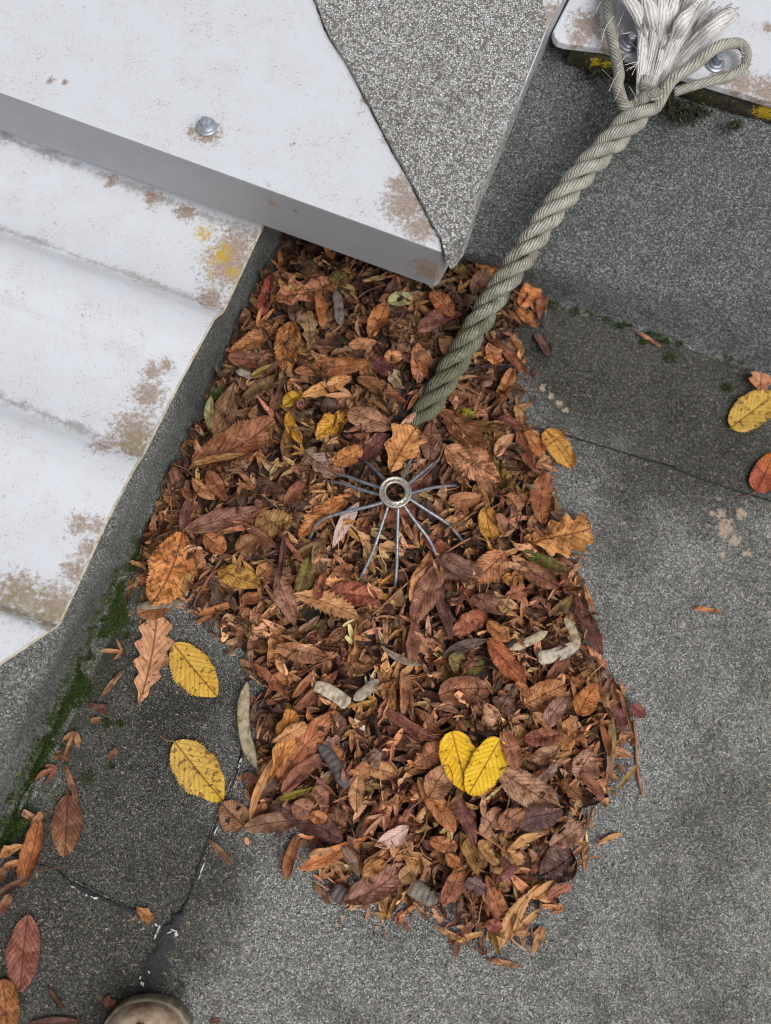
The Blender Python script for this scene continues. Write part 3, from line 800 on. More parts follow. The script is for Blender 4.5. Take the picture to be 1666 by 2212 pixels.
# ------------------------------------------------------------------ boot coming into the picture at the bottom
BS = 0.83
tb = P(318, 2166, 0.03)                    # tip of the toe
heading = (P(322, 2142, 0.03)-P(300, 2400, 0.03)); heading.z = 0; heading.normalize()
side = Vector((heading.y, -heading.x, 0))
boot = empty('boot', (tb.x, tb.y, 0))
tag(boot, 'scuffed tan leather work boot, only its toe in the picture', 'boot')
def bpt(s, y, z): return Vector((tb.x, tb.y, 0)) - heading*s + side*y + Vector((0, 0, z))
secs = [  # distance behind the toe tip, half width, height of upper, centre shift
    (0.000, 0.004, 0.036), (0.003, 0.020, 0.045), (0.010, 0.033, 0.053), (0.022, 0.043, 0.059), (0.040, 0.049, 0.063), (0.065, 0.052, 0.067), (0.095, 0.052, 0.075), (0.13, 0.046, 0.090), (0.165, 0.041, 0.112), (0.20, 0.039, 0.14), (0.235, 0.039, 0.16), (0.27, 0.036, 0.16), (0.288, 0.024, 0.15), (0.292, 0.006, 0.13)]
V, F = [], []
secs = [(s*(BS if s < .1 else 1), hw*BS, .022+(h-.022)*BS) for s, hw, h in secs]
n = 22
for s, hw, h in secs:
    for i in range(n):
        a = math.pi*i/(n-1)
        y = -math.cos(a); z = math.sin(a)
        e = 0.72
        V.append(bpt(s, hw*math.copysign(abs(y)**0.85, y), 0.022 + (h-0.022)*z**e))
for j in range(len(secs)-1):
    for i in range(n-1): F.append((j*n+i, j*n+i+1, (j+1)*n+i+1, (j+1)*n+i))
    F.append((j*n+n-1, j*n, (j+1)*n, (j+1)*n+n-1))
F.append(tuple(range(n))); F.append(tuple((len(secs)-1)*n+i for i in range(n-1, -1, -1)))
ub = mk('upper', V, F, M['boot'], boot, smooth=True); local(boot, ub)
bm = bmesh.new(); bm.from_mesh(ub.data); bmesh.ops.recalc_face_normals(bm, faces=bm.faces); bm.to_mesh(ub.data); bm.free()
ub.modifiers.new('sub', 'SUBSURF').render_levels = 2
def sole(name, z0, z1, grow, mat):
    o2 = []
    for s, hw, h in secs: o2.append((s-grow if s < .15 else s+grow*.5, hw+grow))
    pts = [bpt(s, w, 0) for s, w in o2] + [bpt(s, -w, 0) for s, w in reversed(o2)]
    o = prism(name, [(p.x, p.y) for p in pts], z0, z1, mat, boot); local(boot, o)
    bevel(o, 0.002, 2, 40); return o
sole('sole', 0.0035, 0.018, 0.0018, M['boot_sole'])
sole('rand', 0.018, 0.026, 0.0016, M['boot_welt'])
# toe cap seam: two stitched ridges across the toe
for s0, rr in ((0.017, .0011), (0.0215, .0009)):
    pts = []
    for i in range(31):
        a = math.pi*(0.12+0.76*i/30); y = -math.cos(a); z = math.sin(a)
        s = s0 + 0.050*(y*y)
        # interpolate section
        for (sa, wa, ha), (sb, wb, hb) in zip(secs[:-1], secs[1:]):
            if sa <= s <= sb:
                t = (s-sa)/(sb-sa); hw = wa+(wb-wa)*t; h = ha+(hb-ha)*t
        pts.append(bpt(s, hw*math.copysign(abs(y)**0.85, y), 0.022+(h-0.022)*z**0.72 + .0006))
    v, f, _ = tube(pts, rr, 6); o = mk('toe_seam', v, f, M['boot_welt'], boot, smooth=True); local(boot, o)
for sx_, sy_, L, w in ((0.0135, -.001, .0055, .003), (0.050, .012, .010, .006), (0.056, .028, .008, .004), (0.046, -.02, .006, .003)):
    # dark scuffs lying on the leather
    pv = []
    r5 = random.Random(int(sx_*1e5))
    for i in range(14):
        a = 2*math.pi*i/14; q = r5.uniform(.5, 1.1)
        s = max(0.004, sx_+math.sin(a)*w*q); y = sy_+math.cos(a)*L*q
        for (sa, wa, ha), (sb, wb, hb) in zip(secs[:-1], secs[1:]):
            if sa <= s <= sb: t = (s-sa)/(sb-sa); hw = wa+(wb-wa)*t; h = ha+(hb-ha)*t
        yy = max(-.97, min(.97, y/hw)); yn = math.copysign(abs(yy)**(1/.85), yy)
        pv.append(bpt(s, y, 0.022+(h-0.022)*math.sqrt(1-yn*yn)**0.72+.0009))
    c = sum(pv, Vector())/14+Vector((0, 0, .0006))
    o = mk('scuff_mark', pv+[c], [(i, (i+1) % 14, 14) for i in range(14)], M['scuff'], boot, smooth=True); local(boot, o)

# ------------------------------------------------------------------ leaves: shape of the heap
import numpy as np
PILE = [(600, 500), (520, 560), (430, 700), (400, 830), (350, 930), (310, 1030), (270, 1180), (262, 1290), (330, 1312), (405, 1308), (440, 1345), (478, 1392), (522, 1432), (548, 1480), (560, 1560), (556, 1640), (536, 1750), (560, 1785), (625, 1795), (668, 1838), (715, 1925), (778, 1972), (850, 1985), (920, 1968), (985, 2022), (1040, 2015), (1095, 2030), (1150, 1990), (1196, 1950), (1216, 1890), (1258, 1830), (1285, 1760), (1322, 1700), (1345, 1620), (1352, 1540), (1325, 1470), (1290, 1400), (1268, 1320), (1252, 1240), (1238, 1170), (1205, 1090), (1178, 1000), (1150, 930), (1128, 870), (1122, 780), (1128, 715), (1165, 672), (1150, 600), (1085, 535), (1010, 520), (960, 470), (800, 430), (650, 430)]
poly = np.array([tuple(P(x, y, 0.012))[:2] for x, y in PILE])
gx0, gy0, GS = -0.75, -0.50, 0.004
gnx, gny = 360, 320
gx = gx0+GS*np.arange(gnx); gy = gy0+GS*np.arange(gny)
X, Y = np.meshgrid(gx, gy)
dist = np.full(X.shape, 9.0); inside = np.zeros(X.shape, bool)
for a, b in zip(poly, np.roll(poly, -1, 0)):
    e = b-a; t = np.clip(((X-a[0])*e[0]+(Y-a[1])*e[1])/(e@e), 0, 1)
    dist = np.minimum(dist, np.hypot(X-a[0]-t*e[0], Y-a[1]-t*e[1]))
    c = ((a[1] > Y) != (b[1] > Y)) & (X < (b[0]-a[0])*(Y-a[1])/(b[1]-a[1]+1e-12)+a[0])
    inside ^= c
sdist = np.where(inside, dist, -dist)
q = np.clip(sdist/0.075, 0, 1); q = q*q*(3-2*q)*.55 + .45*np.sqrt(q)
hm = 0.034*np.ones_like(X)
low = np.array(tuple(P(900, 1750))[:2]); hm -= 0.008*np.exp(-((X-low[0])**2+(Y-low[1])**2)/0.16**2)
top_ = np.array(tuple(P(800, 800))[:2]); hm += 0.012*np.exp(-((X-top_[0])**2+(Y-top_[1])**2)/0.13**2)
SURF = np.where(inside, 0.003+hm*q, 0.0)
rcx, rcy = RC.x, RC.y
SURF -= 0.006*np.exp(-((X-rcx)**2+(Y-rcy)**2)/0.032**2)*(SURF > .01)
for j in range(gny):
    for i in range(gnx):
        if inside[j, i]: SURF[j, i] += (0.0055*noise.noise(Vector((gx[i]*22, gy[j]*22, 1.5)))+.0055*noise.noise(Vector((gx[i]*50, gy[j]*50, 4.5))))*q[j, i]
SURF = np.maximum(SURF, 0)
HM = SURF.copy()
def cell(x, y):
    return min(gny-1, max(0, int(round((y-gy0)/GS)))), min(gnx-1, max(0, int(round((x-gx0)/GS))))
def surf(x, y): return SURF[cell(x, y)]

# ------------------------------------------------------------------ leaf builder
OUT = {'oval': (.52, .76), 'round': (.44, .60), 'lance': (.85, 1.15), 'chest': (.75, 1.0), 'oak': (.95, .5), 'frag': (.35, .35)}
def outline(kind, u, ka=1., kb=1.):
    a, b = OUT[kind]; a *= ka; b *= kb; m = a/(a+b)
    return (max(u, 0)**a*max(1-u, 0)**b)/(m**a*(1-m)**b)

def leaf_geo(kind, L, Wd, nu=44, nv=8, r=rng, fold=.15, roll=.3, bend=.3, twist=0., wave=.06, ridge=.03, cut=None, holes=(), asym=0., teeth=None, lobes=4.5, kink=0., crumple=.05):
    if teeth is None: teeth = {'oval': .085, 'round': .07, 'chest': .24, 'lance': .05}.get(kind, 0)
    seed = r.uniform(0, 90)
    ka, kb, fl, fr = r.uniform(.75, 1.3), r.uniform(.78, 1.2), r.uniform(.86, 1.1), r.uniform(.86, 1.1)
    if kind == 'oak': ka = kb = 1
    V, UV, keep = [], [], []
    step_t = 4 if kind == 'chest' else 2
    th = 0; x = 0; z = 0
    px_, pz_ = [], []
    for i in range(nu+1):
        th = bend*((i/nu)-.5)*(1+.35*math.sin(i/nu*5+seed)); px_.append(x); pz_.append(z)
        x += math.cos(th)*L/nu; z += math.sin(th)*L/nu
    for i in range(nu+1):
        u = i/nu
        hw = outline(kind, u, ka, kb)
        hl, hr = hw*fl*(1+.13*noise.noise(Vector((u*6, seed, 1)))), hw*fr*(1+.13*noise.noise(Vector((u*6, seed, 8))))
        if kind == 'oak':
            hl *= 1-.36*(.5+.5*math.cos(2*math.pi*(u*lobes+.1)))*min(1, 4*(1-u)+.3)
            hr *= 1-.36*(.5+.5*math.cos(2*math.pi*(u*lobes+.42)))*min(1, 4*(1-u)+.3)
        elif teeth:
            tt = (1.0 if i % step_t == 0 else -.4 if step_t == 2 else -.5+.3*((i % step_t)-1))*teeth
            tt *= r.uniform(.6, 1.3); hl *= 1+tt; hr *= 1+tt*r.uniform(.7, 1.2)
        if kind == 'frag':
            hl *= .75+.5*noise.noise(Vector((u*5, seed, 0))); hr *= .75+.5*noise.noise(Vector((u*5, seed, 5)))
        th = bend*(u-.5)*(1+.35*math.sin(u*5+seed)); tw = twist*(u-.5)
        for j in range(nv+1):
            v = -1+2*j/nv
            h = hl if v < 0 else hr
            y0 = v*h*Wd/2
            rl = roll*(1+asym) if v < 0 else roll*(1-asym)
            if abs(rl) > .02:
                k = rl/(Wd/2); yy = math.sin(k*y0)/k; zz = (1-math.cos(k*y0))/k
            else: yy, zz = y0, 0
            if fold:
                s = 1 if y0 > 0 else -1
                c_, s_f = math.cos(fold), math.sin(fold)*s
                yy, zz = yy*c_-zz*s_f, yy*s_f+zz*c_
            f = ((u-abs(v)*h*.31)*10.0) % 1.0
            zz += -ridge*Wd*(abs(f-.5)*2)*min(1, h*1.5)
            zz += crumple*Wd*noise.noise(Vector((u*10+seed, v*3.5, 7)))*1.5
            zz += wave*Wd*noise.noise(Vector((u*3.2+seed, v*1.3, seed)))*(.35+abs(v))*1.6
            if tw: yy, zz = yy*math.cos(tw)-zz*math.sin(tw), yy*math.sin(tw)+zz*math.cos(tw)
            yy += kink*L*4*u*(1-u)
            fw = .045*L*abs(v)*h if kind in ('oak', 'oval', 'chest') else 0
            V.append((px_[i]-math.sin(th)*zz+fw*math.cos(th), yy, pz_[i]+math.cos(th)*zz+fw*math.sin(th)))
            UV.append((u, .5+.5*v*min(1, h)))
    F = []
    for i in range(nu):
        for j in range(nv):
            u, v = (i+.5)/nu, -1+2*(j+.5)/nv
            if cut and u > cut+.10*noise.noise(Vector((v*3, seed, 2))): continue
            if any((u-a)**2+((v-b)*.37)**2 < c*c*(1+.9*noise.noise(Vector((u*14, v*5, seed)))) for a, b, c in holes): continue
            a = i*(nv+1)+j
            F.append((a, a+nv+1, a+nv+2, a+1))
    V = np.array(V)
    V[:, 0] -= L/2*0.97; V[:, 2] -= V[:, 2].mean()
    return V, F, UV

def pose(V, heading, pitch=0., rollx=0.):
    """rotate about own x (rollx), y (pitch), then turn to the heading"""
    m = Matrix.Rotation(heading, 3, 'Z') @ Matrix.Rotation(-pitch, 3, 'Y') @ Matrix.Rotation(rollx, 3, 'X')
    return V @ np.array(m).T, m

def settle(Vr, x, y, lift, mode, quant=.55, hi=.024, upd=True):
    """height at which the piece lies; bends whatever would enter the kerb"""
    px = Vr[:, 0]+x; py = Vr[:, 1]+y
    dx = (px-LEFT_A.x)*LEFT_N.x+(py-LEFT_A.y)*LEFT_N.y
    lim = 0.004+0.5*np.clip(0.022-(Vr[:, 2]+surf(x, y)), 0, .02)
    mv = np.clip(lim-dx, 0, None)
    Vr[:, 0] += mv*LEFT_N.x; Vr[:, 1] += mv*LEFT_N.y
    Vr[:, 2] += mv*.25
    px = Vr[:, 0]+x; py = Vr[:, 1]+y
    ii = np.clip(np.round((py-gy0)/GS).astype(int), 0, gny-1); jj = np.clip(np.round((px-gx0)/GS).astype(int), 0, gnx-1)
    if mode == 'floor':
        need = (HM[ii, jj]+.0036)-Vr[:, 2]; z = np.quantile(need, .97)
    elif mode == 'stack':
        need = HM[ii, jj]-Vr[:, 2]
        z = min(np.quantile(need, quant), (SURF[ii, jj]-Vr[:, 2]).mean()+hi)+lift
    else:
        z = (SURF[ii, jj]-Vr[:, 2]).mean()+lift
    zz = Vr[:, 2]+z
    lay = .0036+rng.random()*.0022
    zz = np.where(zz < lay, lay+(zz-lay)*.04, zz)      # pressed on to the felt, still a little uneven
    zz = np.maximum(zz, .0034+rng.random()*1e-4)
    Vr[:, 2] = zz-z
    if upd: np.maximum.at(HM, (ii, jj), zz)
    return z

def tint_of(rgb, spots, n, r, V=None, tip=None):
    c = lin(rgb); out = []
    for i in range(n):
        out.append((c[0], c[1], c[2], spots))
    return out

def leafy(c, k=(1.26, 1.25, 1.23)):
    r_, g_, b_ = c
    if g_ > r_*.74: return (min(255, r_*1.10), g_*(1.05 if r_ < 235 else .985), b_*1.0)
    l_ = .3*r_+.59*g_+.11*b_
    r_, g_, b_ = [v+(l_-v)*(.12 if k[0] < 1.28 else .22) for v in (r_, g_, b_)]
    f = min(1.0, 226/(r_*k[0]))          # keep the hue of the palest ones
    return (r_*k[0]*f, g_*k[1]*f, b_*k[2]*f)

def emit(name, V, F, UV, rgb, spots, loc, mat, tip=None, parent=None):
    me = bpy.data.meshes.new(name)
    me.from_pydata(V.tolist(), [], F); me.materials.append(mat)
    me.polygons.foreach_set('use_smooth', [True]*len(me.polygons))
    set_uv(me, UV)
    rgb = leafy(rgb); tip = leafy(tip) if tip else None
    c = lin(rgb); c2 = lin(tip) if tip else c
    cols = []
    for (u, v) in UV:
        k = min(1, max(0, (u-.45)/.5)) if tip else 0
        e = min(1, max(0, (abs(v-.5)-.36)/.14))*.22
        cols.append(tuple((a+(b-a)*k)*(1-e) for a, b in zip(c[:3], c2[:3]))+(spots,))
    fill_attr(me, cols)
    me.update()
    o = bpy.data.objects.new(name, me); COL.objects.link(o); o.location = loc
    if parent is not None: o.parent = parent
    return o

def stalk_child(o, p_world, end_world, rad, rgb, name='stalk'):
    mid = (p_world+end_world)/2; d = end_world-p_world
    mid += Vector((-d.y, d.x, 0))*.10+Vector((0, 0, .0015))
    v, f, uv = tube(spline([p_world-o.location, mid-o.location, end_world-o.location], 10), [rad*(.7+.3*abs(2*i/10-1)) for i in range(11)], 6)
    V = np.array([tuple(q) for q in v])
    s = emit(name, V, f, [(.3, .8)]*len(v), rgb, 0, (0, 0, 0), M['leaf'])
    s.parent = o
    return s

ZOOM = {'1': (347, 503, .3125), '2': (781, 503, .3125), '3': (347, 954.5, .3125), '4': (824, 954.5, .3125), '5': (477, 1432, .3125), '6': (911, 1475, .3125),
        'A': (0, 1085, .41667), 'B': (0, 1605, .41667), 'R': (1215, 694, .3138), 'V': (0, 0, 1)}
LAND = []      # (x, y, short words) that other labels can point at
USED = {}
KIND_NAME = {'oval': 'oval_leaf', 'round': 'round_leaf', 'lance': 'narrow_leaf', 'chest': 'toothed_leaf', 'oak': 'oak_leaf', 'frag': 'leaf_fragment'}
HEROES = []
def h(z, bx, by, tx, ty, w, kind, rgb, label, short=None, on='pile', lift=.002, spots=.3, stalk=None, tip=None, **kw):
    ox, oy, s = ZOOM[z]
    z0 = .004 if on == 'floor' else None
    b2, t2 = (ox+bx*s, oy+by*s), (ox+tx*s, oy+ty*s)
    m2 = ((b2[0]+t2[0])/2, (b2[1]+t2[1])/2)
    if z0 is None:
        g = P(m2[0], m2[1], .035); z0 = surf(g.x, g.y)+.006
        g = P(m2[0], m2[1], z0); z0 = surf(g.x, g.y)+.008
    Bw, Tw = P(*b2, z0), P(*t2, z0)
    L = (Tw-Bw).length; lp = math.hypot(t2[0]-b2[0], t2[1]-b2[1])
    Wd = w*s*L/lp*(1.0 if on == 'floor' else 1.12)
    r = random.Random(int(bx*7+by*13+tx))
    st = dict(fold=r.uniform(.0, .3), roll=r.uniform(-.3, .6), bend=r.uniform(-.3, .55), twist=r.uniform(-.7, .7), wave=.12, ridge=.035, kink=r.uniform(-.07, .07), crumple=.06)
    pitch = kw.pop('pitch', r.uniform(-.16, .16)); rx = kw.pop('tilt', r.uniform(-.3, .3))
    if on == 'floor':
        st.update(fold=.05, roll=.22, bend=.16, twist=.12, wave=.035, ridge=.026, crumple=.018, kink=r.uniform(-.03, .03)); pitch = rx = 0
    if kind == 'oak': st['ridge'] = .008
    st.update(kw)
    big = L > .035
    # foreshortening by roll: keep the seen width
    V, F, UV = leaf_geo(kind, L*(1.02 if on == 'floor' else 1.09), Wd, 56 if big else 28, 18 if st.get('holes') else 8, r, **st)
    ang = math.atan2(Tw.y-Bw.y, Tw.x-Bw.x)
    V, m = pose(V, ang, pitch, rx)
    mid = (Bw+Tw)/2
    zz = settle(V, mid.x, mid.y, lift, 'floor' if on == 'floor' else 'stack', .74, .030)
    o = emit(KIND_NAME[kind], V, F, UV, rgb, spots, (mid.x, mid.y, zz), M['leaf'], tip)
    tag(o, label, 'leaf', 'dead leaves lying loose on the felt' if on == 'floor' else 'dead leaves heaped over the drain')
    if stalk:
        nb = [i for i, q in enumerate(UV) if q[0] == 0]
        base = Vector(V[nb[4]])+o.location
        e2 = (ox+stalk[0]*s, oy+stalk[1]*s)
        end = P(e2[0], e2[1], max(base.z, .005) if on == 'pile' else .005)
        stalk_child(o, base, end, .0008, [v*.7 for v in rgb])
    if short: LAND.append((mid.x, mid.y, short))
    USED[label] = 1
    HEROES.append((mid.x, mid.y, L, Wd, ang))
    return o

TYPES = []
def three_wing(L, r, spread=.6, curl=.9):
    """three narrow lobes joined at a knobby base"""
    Vs, Fs, UVs = [], [], []
    for k, (a, l) in enumerate(((0, 1.0), (spread*r.uniform(.8, 1.3), r.uniform(.45, .75)), (-spread*r.uniform(.8, 1.3), r.uniform(.4, .7)))):
        V, F, UV = leaf_geo('lance', L*l, L*.24*(.8 if k else 1), 9, 4, r, fold=r.uniform(.1, .5), roll=r.uniform(.1, .9), bend=r.uniform(-curl, curl), twist=r.uniform(-.6, .6), wave=.08, ridge=0, teeth=0)
        V[:, 0] += L*l/2*.97
        V, _ = pose(V, a, r.uniform(-.15, .35))
        n0 = sum(len(x) for x in Vs); Vs.append(V); Fs += [tuple(q+n0 for q in f) for f in F]; UVs += UV
    V = np.vstack(Vs); V[:, 0] -= L*.4; V[:, 2] -= V[:, 2].mean()
    return V, Fs, UVs

def key_geo(L, Wd, r, bend=.2):
    """one winged seed: a thin blade with a raised rib and a swollen seed end"""
    V, F, UV = leaf_geo('frag', L, Wd, 12, 6, r, fold=.12, roll=.3, bend=bend, twist=r.uniform(-.2, .2), wave=.04, ridge=0)
    for i, (u, v) in enumerate(UV):
        if u < .42: V[i, 2] += Wd*.28*math.sin(u/.42*math.pi)*max(0, 1-((v-.5)*3)**2)
        if abs(v-.5) < .02: V[i, 2] += Wd*.08
        V[i, 1] *= .65+.35*min(1, (u+.12)*2.2)*min(1, (1.12-u)*3)
    return V, F, UV

def hk(z, bx, by, tx, ty, w, kind, rgb, label, short=None, on='pile', lift=.003, **kw):
    ox, oy, s = ZOOM[z]
    b2, t2 = (ox+bx*s, oy+by*s), (ox+tx*s, oy+ty*s)
    z0 = .004
    if on == 'pile':
        g = P((b2[0]+t2[0])/2, (b2[1]+t2[1])/2, .035); z0 = surf(g.x, g.y)+.008
    Bw, Tw = P(*b2, z0), P(*t2, z0); L = (Tw-Bw).length
    r = random.Random(int(bx*3+ty))
    V, F, UV = key_geo(L, w*s*L/math.hypot(t2[0]-b2[0], t2[1]-b2[1]), r) if kind == 'key' else three_wing(L, r, kw.get('spread', .6), kw.get('curl', .5))
    V, _ = pose(V, math.atan2(Tw.y-Bw.y, Tw.x-Bw.x), kw.get('pitch', 0))
    mid = (Bw+Tw)/2
    zz = settle(V, mid.x, mid.y, lift, 'floor' if on == 'floor' else 'stack')
    o = emit('winged_seed', V, F, UV, rgb, .5, (mid.x, mid.y, zz), M['leaf'])
    tag(o, label, 'winged seed', 'dry winged seeds among the leaves')
    USED[label] = 1
    if short: LAND.append((mid.x, mid.y, short))
    return o

def pod(z, bx, by, tx, ty, w, rgb, label, short=None, kink=0., on='pile', lift=.004, seeds=7, cut=False, hole=None, kend=0.2):
    ox, oy, s = ZOOM[z]
    b2, t2 = (ox+bx*s, oy+by*s), (ox+tx*s, oy+ty*s)
    g = P((b2[0]+t2[0])/2, (b2[1]+t2[1])/2, .035); z0 = surf(g.x, g.y)+.010 if on == 'pile' else .006
    Bw, Tw = P(*b2, z0), P(*t2, z0); L = (Tw-Bw).length; Wd = w*s*L/math.hypot(t2[0]-b2[0], t2[1]-b2[1])
    nu, nn = 40, 14
    V, F, UV = [], [], []
    for i in range(nu+1):
        u = i/nu
        prf = min(1, (u/.22))**.6*min(1, ((1-u)/kend))**.6 if not cut else min(1, .75+u)*(1 if u < .96 else .7)
        prf = max(prf, .05)
        bmp = .5+.5*math.cos(2*math.pi*(u*seeds+.5))
        cx, cy = (u-.5)*L, kink*L*(4*u*(1-u)-.5)
        sl = kink*4*(1-2*u)
        for k in range(nn):
            a = 2*math.pi*k/nn
            y = math.cos(a); zz = math.sin(a)
            y = math.copysign(abs(y)**.8, y)
            th = Wd*(.10+.055*bmp*(1-abs(y)**2)) if abs(y) < .9 else Wd*.11
            yy = y*Wd/2*prf
            V.append((cx-sl*yy, cy+yy, zz*th*prf+.012*L*noise.noise(Vector((u*4, a, bx)))))
            UV.append((u, .5))
    for i in range(nu):
        for k in range(nn): F.append((i*nn+k, (i+1)*nn+k, (i+1)*nn+(k+1) % nn, i*nn+(k+1) % nn))
    F.append(tuple(range(nn))); F.append(tuple(nu*nn+k for k in range(nn-1, -1, -1)))
    F = [tuple(reversed(f)) for f in F]
    V = np.array(V); V, _ = pose(V, math.atan2(Tw.y-Bw.y, Tw.x-Bw.x))
    mid = (Bw+Tw)/2
    zz = settle(V, mid.x, mid.y, lift, 'floor' if on == 'floor' else 'stack')
    me = bpy.data.meshes.new('seed_pod'); me.from_pydata(V.tolist(), [], F); me.materials.append(M['pod'])
    me.polygons.foreach_set('use_smooth', [True]*len(me.polygons))
    c = lin(rgb); dk = lin([v*.62 for v in rgb])
    fill_attr(me, [tuple(a+(b-a)*(.5-.5*math.cos(2*math.pi*(u*seeds)+2.5*noise.noise(Vector((u*9, bx, 0)))))*.2 for a, b in zip(c[:3], dk[:3]))+(0,) for u, _v in UV])
    o = bpy.data.objects.new('seed_pod', me); COL.objects.link(o); o.location = (mid.x, mid.y, zz)
    tag(o, label, 'seed pod', 'dry seed pods among the leaves'); USED[label] = 1
    # raised seam along the pod's edge
    sv = [V[i*nn+0]*1.0 for i in range(2, nu-1)]
    v, f, uvv = tube([Vector(q) for q in sv], Wd*.045, 5)
    sme = mk('seam', v, f, M['pod'], o, smooth=True); fill_attr(sme.data, [lin([q*.75 for q in rgb])]*len(v))
    if short: LAND.append((mid.x, mid.y, short))
    return o

def twig(z, pts, rad, rgb, label, name='leaf_stalk', on='pile', lift=.006):
    ox, oy, s = ZOOM[z]; W3 = []
    for i, q in enumerate(pts):
        x, y = ox+q[0]*s, oy+q[1]*s
        if on == 'pile':
            g = P(x, y, .035); zz = HM[cell(g.x, g.y)]*.5+SURF[cell(g.x, g.y)]*.5+lift
        else: zz = .0045
        W3.append(P(x, y, zz))
    c = sum(W3, Vector())/len(W3); c.z = min(p.z for p in W3)
    v, f, uv = tube(spline([p-c for p in W3], 24), [rad*(1.15-.3*i/24) for i in range(25)], 7)
    o = emit(name, np.array([tuple(q) for q in v]), f, [(.3, .8)]*len(v), rgb, .1, c, M['leaf'])
    tag(o, label, 'stalk', 'bare leaf stalks in the heap'); USED[label] = 1
    return o

# ------------------------------------------------------------------ the leaves one can pick out, read off the photograph
Q = []
def H(*a, **k): Q.append((h, a, k))
def K(*a, **k): Q.append((hk, a, k))
def D(*a, **k): Q.append((pod, a, k))
def T(*a, **k): Q.append((twig, a, k))
FL = dict(on='floor')
# --- loose on the felt
H('A', 898, 730, 1122, 1000, 205, 'oval', (208, 172, 72), 'yellow oval leaf whose stalk tip touches the tan oak leaf', 'the yellow leaf by the oak leaf', stalk=(852, 698), spots=.45, tip=(214, 176, 66), **FL)
H('A', 905, 1238, 1155, 1545, 218, 'oval', (205, 172, 84), 'pale yellow leaf with brown blotches left of the long pod', 'the blotched yellow leaf', stalk=(828, 1208), spots=.7, tip=(216, 180, 58), **FL)
H('A', 722, 1052, 815, 600, 225, 'oak', (184, 130, 92), 'flat tan oak leaf lying beside the mossy kerb', 'the tan oak leaf', stalk=(726, 1078), spots=.35, lobes=5.0, **FL)
H('B', 1272, 430, 1152, 310, 145, 'round', (140, 98, 66), 'round brown leaf with two ragged holes on the felt', 'the round leaf with holes', stalk=(1318, 520), spots=.6, holes=[(.49, .42, .075), (.52, -.55, .07)], **FL)
H('B', 352, 262, 335, 590, 158, 'oval', (110, 66, 46), 'dark brown oval leaf with a pale patch beside the moss', 'the dark leaf beside the moss', spots=.8, tip=(140, 98, 60), stalk=(350, 230), **FL)
H('B', 148, 882, 108, 1282, 186, 'oval', (132, 76, 60), 'reddish brown oval leaf near the left edge', 'the reddish leaf at the left edge', spots=.5, stalk=(150, 868), **FL)
H('B', 20, 1215, 50, 1560, 165, 'oval', (150, 92, 46), 'orange brown leaf cut by the bottom left corner', None, spots=.9, **FL)
H('B', 706, 850, 785, 925, 85, 'oak', (164, 106, 56), 'small orange oak fragment at the end of the short seam', 'the oak fragment', lobes=2.5, **FL)
H('B', 545, 1320, 598, 1390, 70, 'frag', (112, 60, 44), 'small red brown scrap of leaf against the boot', None, spots=.2, **FL)
H('B', 150, 1452, 440, 1440, 60, 'lance', (88, 56, 48), 'dark strip of leaf at the bottom edge left of the boot', None, **FL)
H('B', 330, 1378, 250, 1275, 60, 'lance', (96, 62, 46), 'curled dark brown sliver left of the boot', None, fold=.5, roll=1.2, on='floor', bend=.6)
H('B', 1085, 1445, 1140, 1440, 34, 'frag', (110, 60, 48), 'tiny reddish scrap right of the boot at the bottom edge', None, **FL)
# left cluster against the moss
H('B', 115, 745, 205, 400, 165, 'oval', (158, 92, 48), 'large rusty leaf standing on edge against the moss', 'the rusty leaf on edge', fold=.5, roll=.6, on='floor', tilt=.5)
H('B', 0, 790, 190, 672, 70, 'lance', (100, 66, 54), 'dark narrow leaf with a long stalk reaching right', None, stalk=(360, 634), fold=.4, roll=.8, on='floor')
H('B', 25, 870, 85, 770, 90, 'frag', (128, 84, 56), 'crumpled brown scrap below the dark narrow leaf', None, roll=.8, on='floor')
H('B', 150, 520, -10, 575, 85, 'oak', (196, 146, 100), 'pale tan lobed leaf at the left edge beside moss', None, lobes=2.2, fold=.25, on='floor', lift=.01)
H('B', 30, 655, 130, 600, 60, 'lance', (186, 138, 92), 'pale folded sliver under the rusty leaf', None, fold=.6, on='floor')
H('B', -10, 960, 20, 880, 60, 'frag', (150, 90, 62), 'pink brown scrap cut by the left edge', None, **FL)
H('B', 10, 700, 60, 640, 80, 'oval', (120, 74, 46), 'small dark leaf under the pale folded sliver', None, roll=.5, on='floor')
K('B', 215, 418, 108, 340, 48, 'key', (168, 122, 88), 'tan winged seed leaning on the mossy kerb foot', None, on='floor')
K('B', 180, 430, 238, 352, 50, 'key', (156, 106, 66), 'brown winged seed standing above the rusty leaf', None, on='floor')
K('A', 652, 775, 530, 772, 44, 'three', (170, 116, 78), 'pronged seed wing touching the oak leaf on its left', None, on='floor', spread=.9)
K('A', 642, 872, 520, 1010, 46, 'key', (142, 100, 70), 'long brown winged seed below left of the oak leaf', None, on='floor')
K('A', 405, 1168, 335, 1350, 60, 'three', (156, 108, 74), 'three pronged seed bract beside the moss, upright', None, on='floor')
K('A', 315, 1366, 172, 1436, 60, 'three', (140, 84, 58), 'reddish seed bract lying across the moss edge', None, on='floor')
K('A', 342, 1358, 412, 1562, 42, 'key', (128, 90, 62), 'slim brown winged seed above the dark pale patched leaf', None, on='floor')
K('A', 285, 1300, 385, 1340, 44, 'three', (132, 86, 62), 'small crumpled bract under the upright seed bract', None, on='floor')
H('A', 460, 1050, 560, 1085, 50, 'frag', (92, 58, 44), 'dark scrap below the oak leaf near the moss', None, **FL)
H('A', 470, 1130, 520, 1125, 45, 'frag', (140, 84, 54), 'little orange brown scrap on a moss spot', None, **FL)
